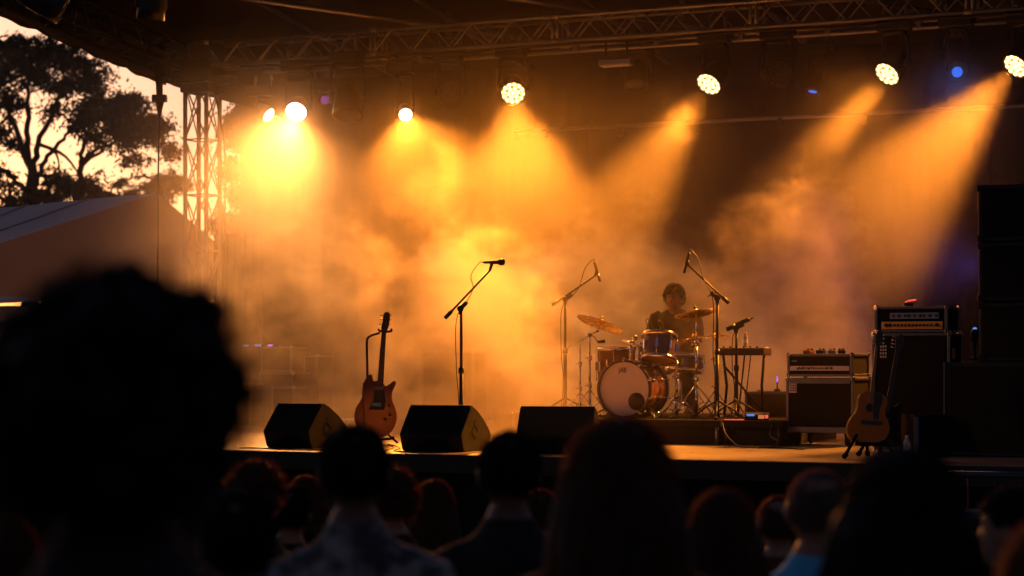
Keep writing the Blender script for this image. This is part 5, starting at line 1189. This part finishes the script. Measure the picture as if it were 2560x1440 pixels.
# ---------------------------------------------------------------- stage smoke (volume grid from a field) 
def make_smoke():
    U0, U1, V0, V1, Z0, Z1 = -9.0, 6.5, 0.9, 8.0, 0.02, 4.9
    me = bpy.data.meshes.new('stage_smoke'); o = bpy.data.objects.new('stage_smoke', me); COL.objects.link(o)
    o.location = ORG + Vector((0, 0, DECK)); o.rotation_euler = (0, 0, TH)
    tag(o, kind='stuff', label='amber lit theatrical smoke drifting across the stage around the drum kit', cat='smoke')
    ng = bpy.data.node_groups.new('smoke_field', 'GeometryNodeTree')
    ng.interface.new_socket('Geometry', in_out='OUTPUT', socket_type='NodeSocketGeometry')
    N = ng.nodes; L = ng.links
    def nd(t, **k):
        n = N.new(t)
        for a, b in k.items(): setattr(n, a, b)
        return n
    def val(x):
        return x
    def put(sock, x):
        if isinstance(x, (int, float)): sock.default_value = x
        else: L.new(x, sock)
    def ma(op, a, b=None, c=None, clamp=False):
        n = nd('ShaderNodeMath', operation=op); n.use_clamp = clamp
        put(n.inputs[0], a)
        if b is not None: put(n.inputs[1], b)
        if c is not None: put(n.inputs[2], c)
        return n.outputs[0]
    def sstep(x, a, b):                                # smooth 0..1 between a and b (a may exceed b)
        n = nd('ShaderNodeMapRange', interpolation_type='SMOOTHSTEP'); put(n.inputs['Value'], x)
        lo, hi, t0, t1 = (a, b, 0.0, 1.0) if a < b else (b, a, 1.0, 0.0)
        n.inputs['From Min'].default_value = lo; n.inputs['From Max'].default_value = hi
        n.inputs['To Min'].default_value = t0; n.inputs['To Max'].default_value = t1
        return n.outputs['Result']
    pos = nd('GeometryNodeInputPosition'); sx = nd('ShaderNodeSeparateXYZ'); L.new(pos.outputs[0], sx.inputs[0])
    u, v, z = sx.outputs
    def tex(scale, detail, rough, dist, off):
        vm = nd('ShaderNodeVectorMath', operation='MULTIPLY_ADD'); L.new(pos.outputs[0], vm.inputs[0]); vm.inputs[1].default_value = (.82, 1.0, 1.2); vm.inputs[2].default_value = off
        n = nd('ShaderNodeTexNoise'); n.inputs['Scale'].default_value = scale; n.inputs['Detail'].default_value = detail
        n.inputs['Roughness'].default_value = rough; n.inputs['Distortion'].default_value = dist
        L.new(vm.outputs[0], n.inputs['Vector']); return n.outputs['Fac']
    big = tex(0.42, 2, 0.5, 0.3, (3.1, 7.7, 1.3))
    med = tex(0.95, 5, 0.6, 0.7, (11.2, 4.4, 9.1))
    fin = tex(2.9, 5, 0.66, 1.2, (5.5, 2.2, 8.8))
    wob = ma('ADD', ma('MULTIPLY', ma('SUBTRACT', med, 0.5), 2.4), ma('MULTIPLY', ma('SUBTRACT', fin, 0.5), 1.5))
    wisp = tex(7.5, 3, 0.6, 1.4, (1.5, 6.2, 3.8))
    wob = ma('ADD', ma('ADD', wob, ma('MULTIPLY', ma('SUBTRACT', big, 0.5), 1.6)), ma('MULTIPLY', ma('SUBTRACT', wisp, 0.5), .7))
    def bank(cu, wu, top, soft, d, v0, v1):             # a billow: centre, half width, height, softness, density, near and far edge
        du = ma('DIVIDE', ma('SUBTRACT', u, cu), wu)
        h = ma('MULTIPLY', ma('SUBTRACT', 1.0, ma('MULTIPLY', du, du)), top)
        s = ma('SUBTRACT', ma('ADD', h, wob), z)          # metres under the billowing top
        m = sstep(s, 0.0, soft)
        m = ma('MULTIPLY', m, ma('MULTIPLY', sstep(v, v0, v0 + 1.3), sstep(v, v1, v1 - 1.2)))
        return ma('MULTIPLY', m, d)
    tot = None
    for b in BANKS:
        x = bank(*b); tot = x if tot is None else ma('ADD', tot, x)
    tot = ma('MULTIPLY', tot, sstep(ma('ADD', ma('ADD', ma('MULTIPLY', med, .58), ma('MULTIPLY', fin, .3)), ma('MULTIPLY', wisp, .12)), 0.42, 0.63))     # holes and wisps
    puff = None
    for (cu, cv, cz, r, d) in PUFFS:
        dv = nd('ShaderNodeVectorMath', operation='DISTANCE'); L.new(pos.outputs[0], dv.inputs[0]); dv.inputs[1].default_value = (cu, cv, cz)
        s = ma('SUBTRACT', ma('ADD', r, ma('MULTIPLY', wob, 0.5)), dv.outputs['Value'])
        x = ma('MULTIPLY', sstep(s, 0.0, r * 0.45), d); puff = x if puff is None else ma('ADD', puff, x)
    for (cu, cv, cz, r, d) in VEILS:                      # thin even veils hanging under the lamps
        dv = nd('ShaderNodeVectorMath', operation='DISTANCE'); L.new(pos.outputs[0], dv.inputs[0]); dv.inputs[1].default_value = (cu, cv, cz)
        x = ma('MULTIPLY', ma('MULTIPLY', sstep(dv.outputs['Value'], r, r * .15), d), ma('ADD', .55, ma('MULTIPLY', med, .9))); puff = x if puff is None else ma('ADD', puff, x)
    for (cu, cv, cz, r, d) in VEILS:                      # thin even veils hanging under the lamps
        dv = nd('ShaderNodeVectorMath', operation='DISTANCE'); L.new(pos.outputs[0], dv.inputs[0]); dv.inputs[1].default_value = (cu, cv, cz)
        x = ma('MULTIPLY', ma('MULTIPLY', sstep(dv.outputs['Value'], r, r * .15), d), ma('ADD', .55, ma('MULTIPLY', med, .9))); puff = x if puff is None else ma('ADD', puff, x)
    if puff is not None: tot = ma('ADD', tot, puff)
    haze = ma('MULTIPLY', ma('ADD', 0.45, ma('MULTIPLY', med, 1.1)), ma('MULTIPLY', ma('ADD', .3, ma('MULTIPLY', .7, sstep(z, .7, 2.4))), HAZE))
    edge = ma('MULTIPLY', ma('MULTIPLY', sstep(u, U0, U0 + 1.4), sstep(u, U1, U1 - 1.4)), ma('MULTIPLY', sstep(v, V0, V0 + 1.2), sstep(z, Z1 - .3, Z1 - 1.0)))
    tot = ma('MULTIPLY', ma('MULTIPLY', ma('ADD', tot, haze), edge), THIN)
    vc = nd('GeometryNodeVolumeCube'); L.new(tot, vc.inputs['Density'])
    vc.inputs['Min'].default_value = (U0, V0, Z0); vc.inputs['Max'].default_value = (U1, V1, Z1)
    s = VOX
    vc.inputs['Resolution X'].default_value = int((U1 - U0) / s); vc.inputs['Resolution Y'].default_value = int((V1 - V0) / s); vc.inputs['Resolution Z'].default_value = int((Z1 - Z0) / s)
    m = bpy.data.materials.new('smoke'); m.use_nodes = True; nt = m.node_tree; nt.nodes.clear()
    pv = nt.nodes.new('ShaderNodeVolumePrincipled'); pv.inputs['Color'].default_value = (1.0, 0.88, 0.74, 1)
    pv.inputs['Density'].default_value = 1.0; pv.inputs['Density Attribute'].default_value = 'density'; pv.inputs['Anisotropy'].default_value = ANISO
    out = nt.nodes.new('ShaderNodeOutputMaterial'); nt.links.new(pv.outputs[0], out.inputs['Volume'])
    me.materials.append(m)
    sm = nd('GeometryNodeSetMaterial'); sm.inputs['Material'].default_value = m
    L.new(vc.outputs[0], sm.inputs[0]); go = nd('NodeGroupOutput'); L.new(sm.outputs[0], go.inputs[0])
    md = o.modifiers.new('smoke_field', 'NODES'); md.node_group = ng
    return o
U_ = uv
BANKS = [ # centre u, half width, top, softness, density, near v, far v
 (U_(840, 3.5), 2.1, 2.2, .7, .50, 1.9, 6.0),
 (U_(1190, 3.2), 1.5, 2.05, .4, .64, 1.7, 4.8),
 (U_(1150, 5.8), 2.0, 2.3, .3, .8, 4.8, 7.6),
 (U_(1560, 5.8), 1.9, 2.3, .3, 1.2, 4.75, 7.7),
 (U_(2000, 5.2), 1.25, 2.4, .25, 1.3, 3.2, 6.4),
 (U_(540, 4.6), 1.7, 3.0, 1.3, .5, 2.4, 6.0)]
def pf(px, py, v, r, d): p = at(px, py, v); return (U_(px, v), v, p.z - DECK, r, d)
PUFFS = [pf(1085, 490, 4.2, .42, .22), pf(1690, 310, 5.0, .5, .12), pf(2120, 300, 4.9, .5, .13), pf(2340, 350, 4.7, .8, .06)]
VEILS = [pf(1320, 480, 4.0, 1.4, .036), pf(1080, 500, 4.1, 1.2, .026), pf(2250, 450, 4.0, 1.8, .06), pf(1560, 450, 4.2, 1.5, .045), pf(640, 430, 4.2, 2.1, .085)]
HAZE = 0.024; THIN = 0.62; VOX = 0.042; ANISO = 0.4
# ================================================================ dusk sky, low sun, smoke and output
w = bpy.data.worlds.new('World'); scene.world = w; w.use_nodes = True; nt = w.node_tree; bg = nt.nodes['Background']
sky = nt.nodes.new('ShaderNodeTexSky'); sky.sky_type = 'NISHITA'; sky.sun_disc = False
SEL, SAZ = R(4.0), R(-16)                             # low sun behind the trees, to the camera's left
sky.sun_elevation = SEL; sky.sun_rotation = SAZ; sky.air_density = 1.0; sky.dust_density = 1.0; sky.ozone_density = 1.0
tc = nt.nodes.new('ShaderNodeTexCoord'); dp = nt.nodes.new('ShaderNodeVectorMath'); dp.operation = 'DOT_PRODUCT'; dp.inputs[1].default_value = (math.sin(SAZ), math.cos(SAZ), 0)
nt.links.new(tc.outputs['Generated'], dp.inputs[0]); mr = nt.nodes.new('ShaderNodeMapRange'); mr.interpolation_type = 'SMOOTHSTEP'
mr.inputs['From Min'].default_value = -.6; mr.inputs['From Max'].default_value = .97; mr.inputs['To Min'].default_value = DUSK; mr.inputs['To Max'].default_value = 1.0
nt.links.new(dp.outputs['Value'], mr.inputs['Value'])           # the sky is dark away from the sunset
mx = nt.nodes.new('ShaderNodeMix'); mx.data_type = 'RGBA'; mx.blend_type = 'MULTIPLY'; mx.inputs[0].default_value = 1; mx.inputs[7].default_value = (*WB, 1)
nt.links.new(sky.outputs[0], mx.inputs[6]); nt.links.new(mx.outputs[2], bg.inputs[0])
ms = nt.nodes.new('ShaderNodeMath'); ms.operation = 'MULTIPLY'; ms.inputs[1].default_value = SKYS; nt.links.new(mr.outputs['Result'], ms.inputs[0]); nt.links.new(ms.outputs[0], bg.inputs[1])
sl = bpy.data.lights.new('sun', 'SUN'); so = bpy.data.objects.new('sun', sl); COL.objects.link(so)
sd_ = Vector((math.sin(SAZ) * math.cos(SEL), math.cos(SAZ) * math.cos(SEL), math.sin(SEL)))
so.rotation_euler = sd_.to_track_quat('Z', 'Y').to_euler(); sl.energy = .12; sl.angle = R(.5); sl.color = (1, .62, .32)
make_smoke()
c = scene.cycles; c.volume_bounces = 2; c.volume_step_rate = 3.3; c.volume_max_steps = 256; c.max_bounces = 6; c.diffuse_bounces = 2; c.glossy_bounces = 3; c.transmission_bounces = 4; c.transparent_max_bounces = 8
c.use_adaptive_sampling = True; c.adaptive_threshold = .02; c.use_denoising = True; c.sample_clamp_indirect = 6
vs = scene.view_settings; vs.view_transform = 'Standard'; vs.look = 'None'; vs.exposure = 0; vs.gamma = 1; vs.use_curve_mapping = False
